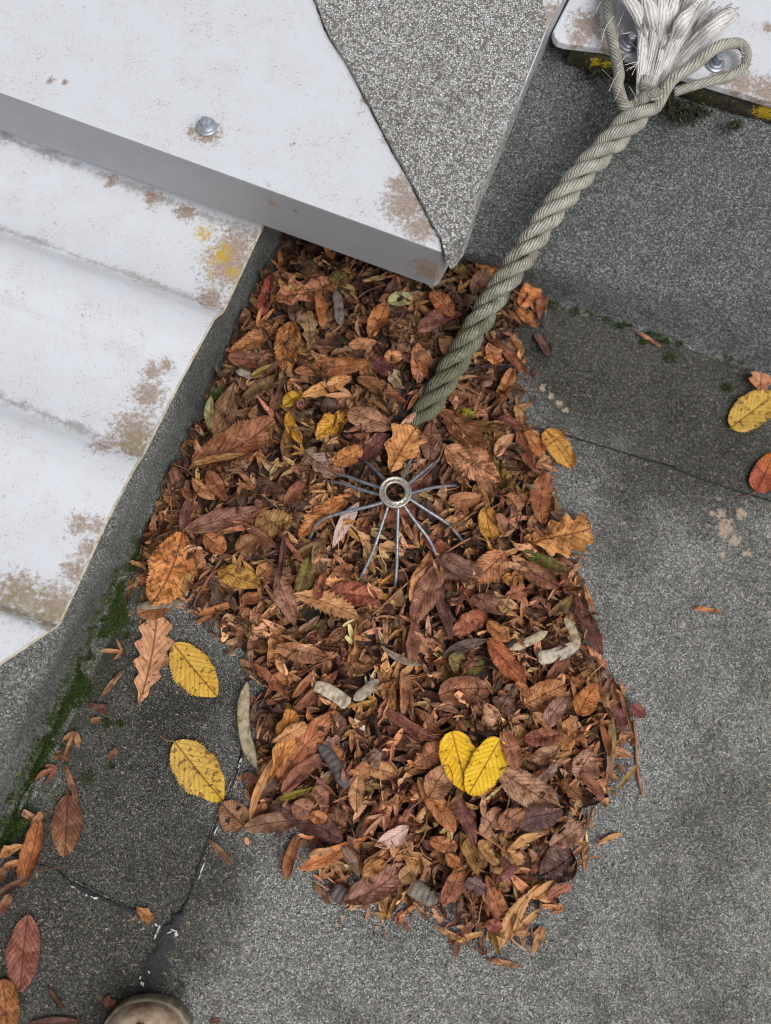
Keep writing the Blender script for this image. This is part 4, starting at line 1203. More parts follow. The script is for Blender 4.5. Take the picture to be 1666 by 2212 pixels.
H('A', 560, 1330, 605, 1280, 50, 'frag', (118, 70, 50), 'small brown scrap on bare felt left of the blotched leaf', None, **FL)
K('B', 1072, 490, 1205, 632, 50, 'key', (120, 86, 60), 'brown winged seed lying across the long bitumen seam', 'the seed on the seam', on='floor')
# right of the heap
H('R', 1152, 738, 1460, 505, 220, 'oval', (198, 166, 78), 'big yellow leaf with green specks at the right edge', 'the big yellow leaf', spots=.55, stalk=(1145, 742), **FL)
H('R', 1340, 500, 1350, 375, 185, 'oak', (186, 122, 84), 'small orange oak leaf above the big yellow leaf', 'the small oak leaf', lobes=2.4, on='floor')
H('R', 1330, 1172, 1450, 915, 185, 'round', (158, 74, 44), 'red leaf with an orange rim cut by the right edge', 'the red leaf', spots=.3, stalk=(1225, 1205), tip=(190, 104, 36), **FL)
K('R', 505, 68, 680, 176, 44, 'key', (176, 120, 88), 'single winged seed near the moss tufts', 'the lone seed by the moss', on='floor')
K('R', 885, 1975, 1102, 1996, 52, 'key', (184, 122, 74), 'single orange winged seed on open felt at the right', 'the lone orange seed', on='floor')
K('R', 132, 1812, 205, 2012, 58, 'key', (176, 116, 72), 'winged seed just off the right flank of the heap', None, on='floor')
H('R', 118, 1635, 150, 1622, 28, 'frag', (168, 98, 62), 'tiny orange flake beside the large oak leaf', None, **FL)
H('2', 1300, 860, 1200, 700, 105, 'oval', (104, 82, 76), 'curled greyish leaf alone on the felt right of the rope', 'the curled grey leaf', roll=1.0, on='floor', stalk=(1332, 888), fold=.3, bend=.5)
K('6', 440, 1910, 686, 1962, 55, 'key', (166, 112, 74), 'winged seed alone below the foot of the heap', 'the lone seed below the heap', on='floor')
K('6', 430, 1900, 400, 1740, 55, 'three', (124, 74, 52), 'dark bract standing between heap and lone lower seed', None, on='floor')
K('6', 262, 1690, 228, 1910, 70, 'three', (130, 78, 52), 'long reddish bract hanging off the heap foot', None, on='floor')
H('5', 455, 1500, 520, 1195, 118, 'oval', (152, 94, 56), 'S curved orange brown leaf off the lower left flank', 'the S curved leaf', fold=.3, roll=.9, on='floor', twist=.8, stalk=(420, 1176))
K('5', 640, 1520, 760, 1665, 62, 'key', (140, 104, 70), 'speckled winged seed at the lower left foot', None, on='floor')
H('5', 160, 1135, 525, 1080, 140, 'oval', (140, 110, 88), 'grey tan pointed leaf poking out at the lower left', 'the grey tan pointed leaf', roll=.5, on='floor', fold=.12, lift=.006)
K('5', 190, 730, 225, 925, 70, 'three', (124, 70, 50), 'red brown bract below the long pod', None, on='floor')
H('5', 205, 970, 385, 800, 80, 'oval', (112, 86, 76), 'dull purple grey leaf below the orange oak lobe', None, roll=.5, on='floor')
H('A', 720, 590, 920, 500, 120, 'oval', (148, 96, 58), 'brown leaf pinned under the grey pod at the left', None, roll=.2, on='floor')
D('A', 722, 552, 968, 532, 46, (150, 136, 116), 'grey pod under the large orange leaf at the left edge', 'the grey pod at left', kink=.03, on='floor', seeds=5, lift=.006)
D('5', 160, 138, 222, 728, 84, (186, 168, 134), 'long pale curved pod lying clear of the heap', 'the long pale pod', kink=-.10, on='floor', seeds=8, lift=.002)
# --- in the heap, upper left quarter
H('1', 1215, 325, 815, 470, 215, 'frag', (150, 96, 64), 'wide torn brown leaf with holes under the capping', 'the torn leaf with holes', holes=[(.45, .3, .04), (.7, -.1, .05), (.85, .3, .04)], roll=.2, fold=.05, ridge=.03)
H('1', 700, 560, 760, 300, 110, 'oval', (124, 56, 38), 'dark red leaf against the kerb under the capping', None, roll=.8, fold=.4)
H('1', 1200, 250, 1262, 372, 115, 'oval', (118, 106, 66), 'small olive leaf hanging below the fascia edge', None, roll=.4)
H('1', 1575, 475, 1740, 415, 105, 'oval', (172, 178, 132), 'pale green leaf under the tip of the capping', 'the pale green leaf', roll=.2)
H('1', 1560, 480, 1455, 710, 125, 'oval', (158, 98, 50), 'ribbed orange brown leaf below the pale green leaf', None, fold=.5, ridge=.05)
H('1', 1030, 800, 1010, 560, 140, 'oak', (146, 122, 92), 'grey tan oak leaf with its lobed end up', 'the grey tan oak leaf', lobes=3.4, fold=.15)
H('1', 800, 650, 482, 790, 125, 'oval', (162, 106, 60), 'long ribbed tan leaf leaning on the kerb', 'the ribbed tan leaf', ridge=.06, fold=.3)
H('1', 900, 620, 870, 925, 170, 'oval', (146, 92, 44), 'crumpled golden brown leaf beside the grey tan oak leaf', None, wave=.16, roll=.4, holes=[(.4, .5, .06)])
H('1', 1085, 410, 1120, 640, 105, 'oval', (156, 98, 56), 'folded orange brown leaf beside the small grey pod', None, fold=.7)
H('1', 470, 860, 780, 870, 140, 'oval', (120, 74, 54), 'dull purple brown leaf resting on the kerb side', None, roll=.5)
H('1', 1300, 780, 1490, 760, 85, 'oval', (160, 106, 68), 'small ribbed tan leaf in the upper middle of the heap', None, ridge=.06)
H('1', 935, 940, 1420, 905, 125, 'oval', (150, 92, 54), 'long ribbed brown leaf across the upper heap', 'the long ribbed brown leaf', ridge=.06, fold=.35)
H('1', 1320, 968, 990, 1115, 105, 'oval', (196, 136, 78), 'orange tan narrow leaf above the curled yellow one', 'the orange tan narrow leaf', fold=.25, ridge=.03)
H('1', 990, 1100, 848, 1195, 95, 'oval', (186, 148, 40), 'small mustard yellow leaf curling under the orange tan one', None, roll=.4)
H('1', 1295, 1225, 1085, 1420, 150, 'oval', (208, 158, 58), 'golden yellow crinkled leaf left of the rope foot', 'the golden crinkled leaf', ridge=.05, fold=.25, stalk=(1320, 1190))
H('1', 878, 1235, 975, 1445, 85, 'oval', (196, 150, 50), 'slim yellow leaf standing on edge left of the golden one', 'the slim yellow leaf', fold=.6, stalk=(820, 1175))
H('1', 1600, 1330, 1302, 1260, 135, 'oval', (150, 104, 78), 'pinkish brown leaf right of the golden crinkled leaf', None, ridge=.035, stalk=(1430, 1290))
H('1', 1110, 1190, 1250, 1210, 120, 'round', (80, 54, 50), 'small blackish leaf above the golden crinkled leaf', None, roll=.4)
H('1', 1365, 1010, 1690, 1170, 110, 'oval', (130, 82, 48), 'long brown leaf with olive base beside the rope', None, tip=(120, 66, 42), fold=.35, spots=.7)
H('1', 520, 1050, 405, 1480, 150, 'lance', (112, 80, 52), 'tall narrow brown leaf with a wavy midrib by the kerb', 'the tall narrow leaf', roll=.5, bend=.3, wave=.09)
H('1', 345, 1370, 360, 1160, 60, 'lance', (150, 150, 112), 'pale grey green sliver against the kerb', None, fold=.3)
H('1', 325, 1165, 440, 1060, 60, 'lance', (62, 76, 34), 'dark green leaf edge poking up at the kerb', None, fold=.3)
H('1', 225, 1590, 770, 1320, 245, 'oval', (142, 86, 56), 'very large brown leaf with a pale curled rim by the kerb', 'the very large brown leaf', roll=.55, asym=.8, ridge=.02, spots=.1, wave=.08)
H('1', 220, 1625, 590, 1545, 70, 'lance', (164, 124, 78), 'pale curled leaf rim below the very large brown leaf', None, roll=1.2, wave=.1)
H('1', 880, 1330, 880, 1610, 85, 'lance', (130, 100, 56), 'olive brown spotted narrow leaf left of the grey oak leaf', None, spots=1., fold=.4)
H('1', 945, 1480, 1215, 1660, 170, 'oak', (152, 130, 118), 'mauve grey oak leaf above the left wires', 'the mauve grey oak leaf', lobes=4.5, fold=.1)
H('1', 1190, 1590, 1385, 1500, 120, 'round', (170, 108, 52), 'orange crinkled leaf right of the mauve oak leaf', None, ridge=.06)
H('1', 1370, 1560, 1560, 1400, 150, 'oval', (98, 52, 46), 'dark red leaf between the rope foot and the ring', None)
H('1', 1545, 870, 1666, 850, 100, 'oval', (186, 124, 76), 'small orange tan leaf left of the rope', None, ridge=.05)
H('1', 1580, 930, 1670, 1075, 95, 'frag', (164, 146, 122), 'pale grey tan scrap left of the rope', None)
H('1', 1440, 880, 1600, 970, 110, 'oval', (92, 46, 40), 'dark wine red leaf left of the rope', None, roll=.5)
H('1', 630, 1000, 790, 900, 60, 'lance', (142, 122, 62), 'olive yellow curled strip near the kerb', None, roll=.8)
H('1', 560, 1120, 800, 960, 90, 'lance', (112, 88, 56), 'olive brown long leaf below the curled strip', None, fold=.3)
D('1', 1212, 378, 1240, 622, 62, (124, 112, 104), 'small grey pod below the olive leaf', 'the small grey pod', kink=.03, seeds=4)
D('1', 520, 945, 635, 995, 50, (168, 150, 132), 'short pale pod scrap near the kerb', None, kink=.06, seeds=3)
# --- upper right
H('2', 965, 350, 850, 105, 165, 'oval', (204, 134, 58), 'upright orange leaf behind the rope at the top', 'the upright orange leaf', ridge=.06, fold=.1, tilt=-.2, lift=.006)
H('2', 1205, 330, 1100, 490, 125, 'round', (194, 118, 64), 'orange leaf tucked under the right side of the rope', None, roll=.3)
H('2', 750, 650, 680, 745, 75, 'oval', (214, 166, 56), 'small yellow leaf touching the left side of the rope', None)
H('2', 880, 760, 935, 895, 140, 'oak', (200, 124, 78), 'orange lobed tip showing right of the rope', None, lobes=2.2)
H('2', 255, 745, 350, 880, 85, 'oval', (160, 122, 108), 'pinkish grey folded leaf left of the rope', None, fold=.4)
H('2', 410, 740, 415, 1010, 125, 'oval', (170, 110, 68), 'tan leaf standing upright left of the rope', None, fold=.4, ridge=.035)
H('2', 560, 700, 655, 880, 105, 'oval', (178, 128, 88), 'ribbed pale tan leaf touching the rope', None, ridge=.07, fold=.3)
H('2', 390, 670, 690, 545, 120, 'oval', (116, 68, 56), 'dark wine leaf lying across above the rope foot', None, roll=.5)
H('2', 480, 415, 625, 575, 105, 'oval', (152, 88, 50), 'red orange leaf below the tip of the capping', None, fold=.35)
H('2', 770, 400, 870, 235, 130, 'oval', (134, 98, 72), 'grey brown creased leaf left of the upright orange leaf', None, fold=.5, ridge=.04)
H('2', 600, 190, 740, 310, 75, 'lance', (128, 112, 58), 'olive yellow curled leaf near the capping', None, roll=.8)
H('2', 690, 110, 790, 225, 125, 'oval', (128, 86, 62), 'brown leaf at the very top of the heap', None)
H('2', 775, 165, 825, 60, 40, 'lance', (176, 106, 56), 'narrow orange sliver pointing up at the top', None)
H('2', 905, 725, 1140, 965, 90, 'lance', (132, 76, 48), 'long red brown leaf with a stalk on the felt', 'the long red brown leaf', fold=.3, stalk=(1205, 1105))
H('2', 1030, 690, 1110, 800, 60, 'oval', (168, 116, 78), 'small curled tan leaf at the heap edge right of the rope', None, roll=.9)
H('2', 1240, 440, 1230, 600, 70, 'oval', (136, 82, 60), 'red brown leaf standing at the heap corner', None, fold=.4)
H('2', 1070, 520, 1210, 640, 90, 'oval', (160, 102, 54), 'rusty folded leaf under the orange leaf by the rope', None, fold=.5)
H('2', 735, 1320, 960, 1330, 80, 'oval', (122, 92, 42), 'dark olive curled leaf right of the rope foot', None, roll=.9)
H('2', 700, 1215, 785, 1265, 75, 'frag', (140, 136, 34), 'bright olive green scrap right of the rope foot', 'the olive green scrap')
H('2', 1085, 1360, 1190, 1620, 90, 'oval', (132, 74, 52), 'red brown upright leaf near the right edge', None, fold=.3, stalk=(1185, 1660))
H('2', 945, 1290, 1110, 1350, 90, 'oval', (112, 62, 44), 'dark red leaf beside the tan oval one at the right', None, fold=.4)
H('2', 1075, 1190, 1100, 1320, 60, 'oval', (184, 138, 92), 'small pale tan oval leaf at the right flank', None)
H('2', 955, 1170, 1045, 935, 90, 'oval', (158, 100, 54), 'orange brown narrow leaf near the right flank', None, fold=.4)
H('2', 540, 1225, 835, 1525, 170, 'oval', (112, 66, 36), 'big dark rust leaf with fine veins right of the rope foot', 'the dark rust leaf', spots=.7, ridge=.015, roll=.25)
H('2', 490, 1300, 480, 1545, 145, 'oval', (104, 66, 50), 'dark brown leaf just right of the orange oak by the ring', None, roll=.5)
H('2', 1270, 1370, 1450, 1605, 155, 'oval', (226, 160, 62), 'bright orange yellow leaf on the right edge of the heap', 'the orange yellow leaf', ridge=.05, roll=.3, stalk=(1470, 1620), lift=.006)
H('2', 1140, 1360, 1260, 1520, 110, 'oval', (178, 110, 58), 'orange leaf left of the orange yellow leaf', None)
H('2', 590, 1480, 945, 1700, 220, 'oval', (184, 124, 86), 'large pale orange spotted leaf right of the ring', 'the large spotted leaf', spots=.9, stalk=(565, 1465), ridge=.03, roll=.15)
H('2', 200, 1665, 365, 1375, 245, 'oak', (222, 150, 80), 'bright orange oak leaf touching the top of the ring', 'the bright oak leaf', lobes=2.8, fold=.1, roll=.2, lift=.008, wave=.09)
K('2', 1195, 1580, 1365, 1640, 60, 'three', (182, 128, 86), 'tan hooked bract below the orange yellow leaf', None, spread=.9)
H('2', 930, 1540, 1050, 1400, 80, 'oval', (184, 130, 94), 'pink tan leaf above the large spotted leaf', None, fold=.4)
# --- left middle
H('A', 940, 170, 795, 522, 215, 'oval', (186, 114, 54), 'large orange brown leaf with dark blotches at the left edge', 'the large orange leaf', spots=.9, stalk=(1030, 55), tip=(190, 124, 62), roll=.2, lift=.005)
H('3', 180, 605, 695, 455, 140, 'oval', (124, 82, 66), 'long dull purple brown leaf above the large orange leaf', 'the long purple brown leaf', roll=.6, ridge=.02)
H('3', 300, 640, 440, 745, 125, 'oval', (164, 102, 56), 'small orange brown oval leaf right of the large orange leaf', None, roll=.5)
H('3', 390, 890, 675, 985, 150, 'oval', (180, 142, 62), 'mustard yellow ribbed leaf in the left part of the heap', 'the mustard leaf', ridge=.05, roll=.2, stalk=(375, 905), spots=.6, lift=.005)
H('3', 660, 585, 915, 530, 185, 'round', (146, 108, 60), 'ribbed olive brown round leaf left of the wires', 'the ribbed olive round leaf', ridge=.05, roll=.3)
H('3', 1330, 370, 975, 640, 165, 'chest', (178, 110, 56), 'orange leaf with big teeth caught on the left wire', 'the big toothed orange leaf', fold=.25, roll=.4)
H('3', 1375, 410, 1195, 735, 80, 'lance', (202, 180, 178), 'pale pinkish narrow leaf between the left wires', 'the pale pink narrow leaf', fold=.08, roll=.1, spots=0, ridge=.005, lift=.004)
H('3', 535, 760, 665, 640, 130, 'oval', (132, 88, 54), 'flat brown leaf with clear veins left of the twig', None)
H('3', 575, 590, 800, 740, 80, 'lance', (124, 76, 58), 'curled red brown leaf below the ribbed olive round leaf', None, roll=1.)
H('3', 1030, 785, 955, 1050, 110, 'oval', (126, 116, 62), 'olive green leaf in the middle of the heap', 'the olive green leaf', fold=.3, tip=(118, 92, 58))
H('3', 895, 805, 1120, 665, 80, 'lance', (128, 98, 60), 'olive brown strip under the big toothed leaf', None, fold=.4)
H('3', 1165, 1045, 1490, 1085, 170, 'oval', (158, 86, 64), 'red brown toothed leaf below the wires', 'the red brown toothed leaf', roll=.3, stalk=(1140, 1040), lift=.004)
H('3', 815, 960, 930, 1275, 130, 'lance', (146, 100, 82), 'pointed mauve brown leaf below the olive green leaf', 'the pointed mauve leaf', fold=.2, lift=.004, spots=.7)
H('3', 920, 1060, 1340, 1215, 135, 'chest', (186, 132, 84), 'tan sweet chestnut leaf below the centre', 'the tan chestnut leaf', fold=.12, ridge=.02, lift=.004)
H('3', 850, 650, 780, 1030, 85, 'lance', (104, 70, 58), 'dark tightly rolled leaf standing in the left heap', 'the rolled dark leaf', roll=2.2, fold=0)
H('3', 670, 930, 770, 850, 105, 'oval', (158, 108, 62), 'small orange brown leaf right of the mustard leaf', None, roll=.6)
H('3', 560, 1090, 705, 1060, 110, 'oval', (142, 86, 56), 'small folded red brown leaf below the mustard leaf', None, fold=.5)
H('3', 800, 1410, 1135, 1490, 120, 'oval', (166, 114, 80), 'ribbed pinkish tan leaf in the lower left heap', 'the ribbed pink tan leaf', ridge=.06, fold=.3)
H('3', 265, 1200, 525, 1110, 70, 'lance', (164, 102, 58), 'toothed orange sliver on the left flank', None, fold=.5, teeth=.12)
H('3', 1085, 1090, 1140, 905, 90, 'oval', (140, 78, 54), 'red brown folded leaf left of the toothed one', None, fold=.6)
H('3', 1200, 890, 1360, 870, 100, 'oval', (150, 92, 66), 'small creased leaf above the red brown toothed leaf', None, ridge=.05)
H('3', 1510, 720, 1680, 760, 110, 'frag', (190, 140, 92), 'pale tan scrap between two lower wires', None)
H('3', 860, 430, 990, 260, 110, 'oval', (128, 76, 54), 'dark folded leaf above the ribbed olive round leaf', None, fold=.5)
H('3', 215, 250, 370, 380, 85, 'lance', (170, 120, 76), 'tan twisted leaf by the kerb', None, roll=.8, twist=.8)
H('3', 150, 610, 215, 330, 75, 'lance', (104, 62, 56), 'dark purple upright leaf at the kerb', None, fold=.4)
H('3', 330, 190, 450, 390, 100, 'oval', (132, 78, 50), 'red brown leaf below the very large brown leaf', None, fold=.3)
H('3', 670, 240, 850, 350, 110, 'oval', (94, 66, 54), 'hollow dark curled leaf in the left heap', None, roll=1.3)
K('3', 60, 310, 190, 330, 45, 'key', (186, 148, 108), 'pale winged seed touching the kerb', None)
# --- right middle
H('4', 978, 702, 1408, 612, 275, 'oak', (206, 138, 70), 'large orange oak leaf lying half on the felt', 'the large oak leaf', lobes=4.6, fold=.04, roll=.1, bend=.1, spots=.55, lift=.004, stalk=(940, 712))
H('4', 915, 705, 1070, 770, 85, 'oak', (222, 168, 130), 'pinkish lobed scrap under the large oak leaf', None, lobes=2)
H('4', 905, 780, 1000, 850, 80, 'oak', (216, 164, 126), 'small pink lobe left of the green leaf', None, lobes=1.6)
H('4', 960, 770, 1270, 912, 95, 'oval', (96, 108, 44), 'green and brown folded leaf below the large oak leaf', 'the green folded leaf', fold=.45, roll=.3, spots=.9, tip=(150, 140, 80))
H('4', 725, 450, 805, 775, 130, 'oval', (212, 148, 52), 'orange yellow bent leaf right of the wires', 'the orange yellow bent leaf', roll=.6, ridge=.05, lift=.004)
H('4', 800, 500, 850, 640, 90, 'oval', (146, 98, 72), 'small mauve brown leaf beside the bent yellow one', None)
H('4', 1130, 222, 1110, 562, 128, 'oval', (150, 88, 52), 'upright brown oval leaf on the right flank', 'the upright brown leaf', roll=.4, lift=.005)
H('4', 205, 1095, 335, 775, 130, 'oval', (196, 130, 74), 'bright tan leaf below the ring', 'the bright tan leaf', fold=.3, ridge=.04, lift=.004)
H('4', 390, 865, 225, 1225, 145, 'oval', (140, 92, 72), 'purple brown ribbed leaf below the bright tan leaf', 'the purple brown ribbed leaf', ridge=.05, fold=.15, lift=.004)
H('4', 360, 845, 600, 985, 130, 'oval', (128, 96, 84), 'dull mauve leaf under its mauve twin', None, ridge=.012)
H('4', 415, 795, 690, 912, 118, 'oval', (132, 100, 90), 'dull mauve grey pointed leaf right of the bright tan leaf', 'the mauve grey leaf', ridge=.012, fold=.1, lift=.003)
H('4', 840, 775, 650, 960, 165, 'oval', (184, 120, 78), 'smooth orange tan leaf left of the dark hollow', 'the smooth orange tan leaf', fold=.15, stalk=(850, 750), lift=.003)
H('4', 940, 850, 1210, 1000, 140, 'oval', (126, 80, 54), 'dark brown folded leaf below the green folded leaf', None, roll=.7)
H('4', 745, 1365, 985, 1650, 130, 'oval', (164, 88, 50), 'shiny red orange leaf in the lower right heap', 'the shiny red orange leaf', fold=.3, lift=.004)
H('4', 505, 1330, 720, 1190, 115, 'oval', (164, 94, 64), 'red leaf with a long stalk, middle of the heap', 'the red stalked leaf', fold=.3, stalk=(405, 1350))
H('4', 730, 1250, 880, 1370, 95, 'oval', (170, 106, 58), 'ribbed orange leaf right of the red stalked leaf', None, ridge=.05)
H('4', 1315, 1110, 1500, 1470, 120, 'oval', (98, 58, 46), 'dark shiny brown leaf hanging off the right flank', 'the dark shiny leaf', fold=.2, roll=.5, on='floor', lift=.010)
H('4', 1245, 925, 1390, 1160, 80, 'oval', (110, 62, 46), 'dark red folded leaf above the dark shiny leaf', None, fold=.5)
H('4', 1180, 1190, 1320, 1060, 75, 'oval', (124, 102, 58), 'olive leaf at the right flank', None)
H('4', 430, 1480, 740, 1370, 95, 'lance', (104, 92, 86), 'slate grey curved leaf in the lower right heap', 'the slate grey leaf', roll=.5)
H('4', 0, 1405, 275, 1535, 48, 'lance', (160, 150, 138), 'thin silvery curved sliver in the lower heap', 'the silvery sliver', roll=.4, kink=-.08)
H('4', 470, 410, 690, 380, 120, 'oval', (160, 106, 68), 'ribbed brown leaf right of the ring', None, ridge=.06)
H('4', 430, 560, 625, 540, 110, 'oval', (180, 128, 82), 'tan curled leaf over the end of the right wire', None, roll=.5)
H('4', 1140, 1700, 1300, 1430, 100, 'oval', (124, 74, 52), 'brown folded leaf near the lower right flank', None, fold=.5)
H('4', 215, 1510, 230, 1230, 100, 'oval', (118, 70, 50), 'dark brown folded leaf below the purple brown ribbed one', None, fold=.4)
H('4', 390, 1070, 480, 1340, 90, 'oval', (88, 54, 52), 'wet looking purple leaf beside the purple brown one', None, fold=.3)
H('4', 300, 650, 480, 750, 110, 'oval', (144, 80, 48), 'red orange leaf between two lower right wires', None)
H('4', 20, 560, 230, 440, 130, 'oval', (134, 74, 48), 'red brown leaf directly under the ring', None)
H('4', 230, 340, 340, 200, 120, 'oval', (98, 54, 50), 'dark red leaf under the wire right of the ring', None)
H('4', 620, 1080, 860, 1180, 120, 'oval', (120, 78, 58), 'dark striped leaf below the dark hollow', None, ridge=.03, fold=.2)
H('4', 855, 1060, 1000, 1010, 130, 'oak', (152, 90, 64), 'red brown lobed leaf right of the dark hollow', None, lobes=2.5)
H('4', 860, 910, 920, 1000, 80, 'oval', (170, 110, 54), 'small orange leaf on the rim of the dark hollow', None)
D('4', 890, 1435, 1160, 1310, 58, (192, 176, 142), 'pale pod with dark seeds in the right heap', 'the pale right pod', kink=-.03, seeds=5)
D('4', 1285, 1205, 1375, 1435, 64, (188, 168, 134), 'pale bent pod with one dark hole at the right flank', None, kink=.10, seeds=4)
D('4', 1330, 1420, 1085, 1500, 92, (206, 194, 172), 'broken whitish pod near the right flank', 'the broken whitish pod', kink=.06, seeds=6, cut=True)
T('4', [(745, 690), (640, 660), (500, 730), (330, 850), (130, 1020), (0, 1140), (-150, 1270)], .0011, (140, 88, 58), 'long curved brown stalk running from the bent yellow leaf downward')
T('4', [(1262, 955), (1200, 1010), (1150, 1090)], .0013, (180, 108, 64), 'short orange stalk near the green folded leaf')
T('4', [(435, 10), (400, 110), (300, 230), (195, 290)], .0009, (110, 76, 60), 'thin dark stalk above the ring on its right')
T('3', [(420, 810), (340, 930), (270, 1040), (235, 1130), (290, 1200)], .0012, (112, 62, 52), 'red brown stalk along the left flank')
T('3', [(690, 780), (790, 850), (890, 900)], .0008, (100, 66, 56), 'thin dark stalk right of the mustard leaf')
T('6', [(1468, 265), (1480, 400), (1488, 560), (1505, 690), (1530, 785)], .0014, (166, 98, 56), 'long orange stalk lying free on the felt at the right', on='floor')
T('6', [(355, 1015), (450, 1070), (575, 1160)], .001, (178, 118, 66), 'orange stalk between paired leaflets in the lower heap')
T('6', [(612, 740), (600, 830), (572, 930)], .0008, (150, 96, 62), 'thin stalk right of the bright yellow pair')
# --- lower left
H('5', 415, 800, 780, 355, 178, 'oval', (168, 100, 62), 'large smooth red brown leaf right of the orange oak lobe', 'the large red brown leaf', fold=.2, ridge=.015, lift=.005)
H('5', 350, 800, 480, 350, 165, 'oak', (212, 138, 58), 'bright orange lobed oak leaf on the lower left flank', 'the orange lobed leaf', lobes=3, fold=.15, lift=.004)
H('5', 362, 550, 585, 430, 125, 'oak', (182, 128, 82), 'small tan lobe lying over the orange lobed leaf', None, lobes=2, lift=.005)
H('5', 430, 890, 680, 640, 105, 'oval', (126, 72, 56), 'dark red long leaf below the large red brown leaf', None, fold=.25)
H('5', 205, 1095, 405, 620, 66, 'lance', (186, 130, 76), 'twisted tan strip hanging from the orange lobed leaf', 'the twisted tan strip', twist=1.2, kink=.05, lift=.006)
H('5', 835, 1225, 435, 1005, 190, 'oval', (100, 64, 58), 'dark purple curled leaf in the lower left', 'the dark purple curled leaf', roll=.7, ridge=.02, lift=.004)
H('5', 555, 1415, 1030, 1195, 112, 'lance', (180, 110, 58), 'long orange narrow leaf across the lower left', 'the long orange narrow leaf', fold=.15, roll=.3, lift=.005)
H('5', 865, 1655, 1255, 1400, 190, 'oval', (152, 104, 88), 'large mauve pink leaf at the bottom of the heap', 'the large mauve leaf', roll=.2, ridge=.02, spots=.6, lift=.005)
H('5', 1300, 1122, 1070, 1260, 112, 'lance', (216, 186, 184), 'pale pink leaf, the palest in the lower heap', 'the pale pink leaf', fold=.1, ridge=.008, spots=0, roll=.1, lift=.006)
H('5', 925, 385, 992, 458, 50, 'frag', (232, 224, 202), 'small whitish chip in the lower middle', 'the whitish chip', spots=0, lift=.006)
H('5', 1100, 55, 1190, 335, 105, 'lance', (168, 126, 82), 'dull tan strip above the bright yellow pair', None, fold=.3)
H('5', 1275, 25, 1262, 350, 95, 'oval', (158, 104, 70), 'crinkled tan leaf upright above the yellow pair', None, fold=.5)
H('5', 1150, 335, 1490, 530, 110, 'oval', (132, 78, 60), 'red brown curled trough of a leaf above the yellow pair', 'the curled trough leaf', roll=1.2)
H('5', 965, 750, 940, 1020, 125, 'oval', (180, 130, 88), 'ribbed tan leaf in the lower middle', 'the ribbed lower tan leaf', ridge=.07, fold=.3, lift=.004)
H('5', 995, 715, 1120, 590, 150, 'frag', (148, 122, 106), 'torn mauve grey leaf in the lower middle', 'the torn mauve leaf', cut=.8, lift=.004)
H('5', 1030, 730, 1215, 780, 110, 'oval', (188, 130, 84), 'small orange tan leaf right of the torn mauve leaf', None, fold=.3)
H('5', 1375, 800, 1605, 1150, 130, 'oval', (182, 116, 70), 'ribbed bright brown leaf left below the yellow pair', 'the ribbed bright brown leaf', ridge=.055, fold=.2, lift=.004)
H('5', 1440, 930, 1570, 715, 175, 'round', (168, 118, 84), 'squarish pinkish tan leaf below the yellow pair', 'the squarish tan leaf', roll=.2, lift=.004)
H('5', 1345, 700, 1560, 570, 150, 'oval', (170, 108, 70), 'orange brown leaf left of the yellow pair', None, lift=.003)
H('5', 405, 935, 645, 850, 48, 'lance', (138, 130, 40), 'olive yellow edge of a leaf at the lower left', 'the olive yellow edge', fold=.2, lift=.006)
H('5', 500, 970, 640, 1050, 130, 'oval', (146, 98, 72), 'flat brown leaf below the olive yellow edge', None)
H('5', 640, 860, 740, 980, 110, 'oval', (142, 92, 70), 'crinkled mauve brown leaf by the dark pod', None, ridge=.05)
H('5', 620, 1040, 735, 1100, 85, 'oval', (178, 110, 62), 'small orange leaf above the dark purple curled leaf', None)
H('5', 1050, 1010, 1180, 1130, 100, 'oval', (150, 82, 62), 'ribbed red leaf above the pale pink leaf', None, ridge=.05)
H('5', 970, 1210, 1060, 1010, 70, 'lance', (146, 80, 50), 'red brown slim leaf left of the pale pink leaf', None)
H('5', 510, 320, 800, 60, 90, 'oval', (138, 84, 60), 'long red brown leaf left of the whitish pod', None, fold=.4)
H('5', 330, 150, 500, 120, 120, 'oval', (172, 108, 66), 'orange brown leaf above the long pale pod', None)
H('5', 210, 0, 460, 250, 70, 'lance', (146, 88, 58), 'long ribbed strip on the left flank', None, fold=.4)
H('5', 500, 240, 660, 30, 60, 'lance', (158, 98, 62), 'narrow orange strip left of the whitish pod', None, fold=.4)
H('5', 755, 560, 850, 750, 100, 'oval', (160, 92, 48), 'orange brown leaf behind the dark pod', None)
H('5', 700, 600, 810, 510, 100, 'frag', (164, 132, 122), 'pinkish ragged scrap by the dark pod', None)
H('5', 985, 1455, 1140, 1380, 100, 'oval', (168, 112, 58), 'ribbed orange leaf above the large mauve leaf', None, ridge=.05)
H('5', 1240, 1500, 1370, 1400, 110, 'oval', (158, 116, 74), 'tan ribbed leaf right of the large mauve leaf', None, ridge=.05)
H('5', 850, 1270, 955, 1480, 80, 'lance', (142, 118, 104), 'pale grey brown pointed scale above the large mauve leaf', 'the grey brown scale', roll=.5)
K('5', 1245, 1330, 1410, 1330, 70, 'three', (198, 156, 108), 'pale starry bract right of the large mauve leaf', None, spread=.8)
K('5', 905, 440, 905, 610, 70, 'three', (170, 120, 72), 'pronged bract just below the whitish chip', None)
K('5', 605, 1320, 770, 1280, 75, 'key', (176, 128, 86), 'tan winged seed along the long orange leaf', None)
K('5', 690, 1510, 765, 1350, 70, 'three', (184, 130, 86), 'pink tan bract at the lower left foot', None)
K('5', 760, 1360, 860, 1500, 70, 'three', (176, 124, 80), 'tan bract touching the grey brown scale', None)
D('5', 655, 150, 885, 285, 92, (214, 198, 170), 'short whitish pod cut square, lower left heap', 'the whitish pod', kink=.06, seeds=6, cut=True, lift=.005)
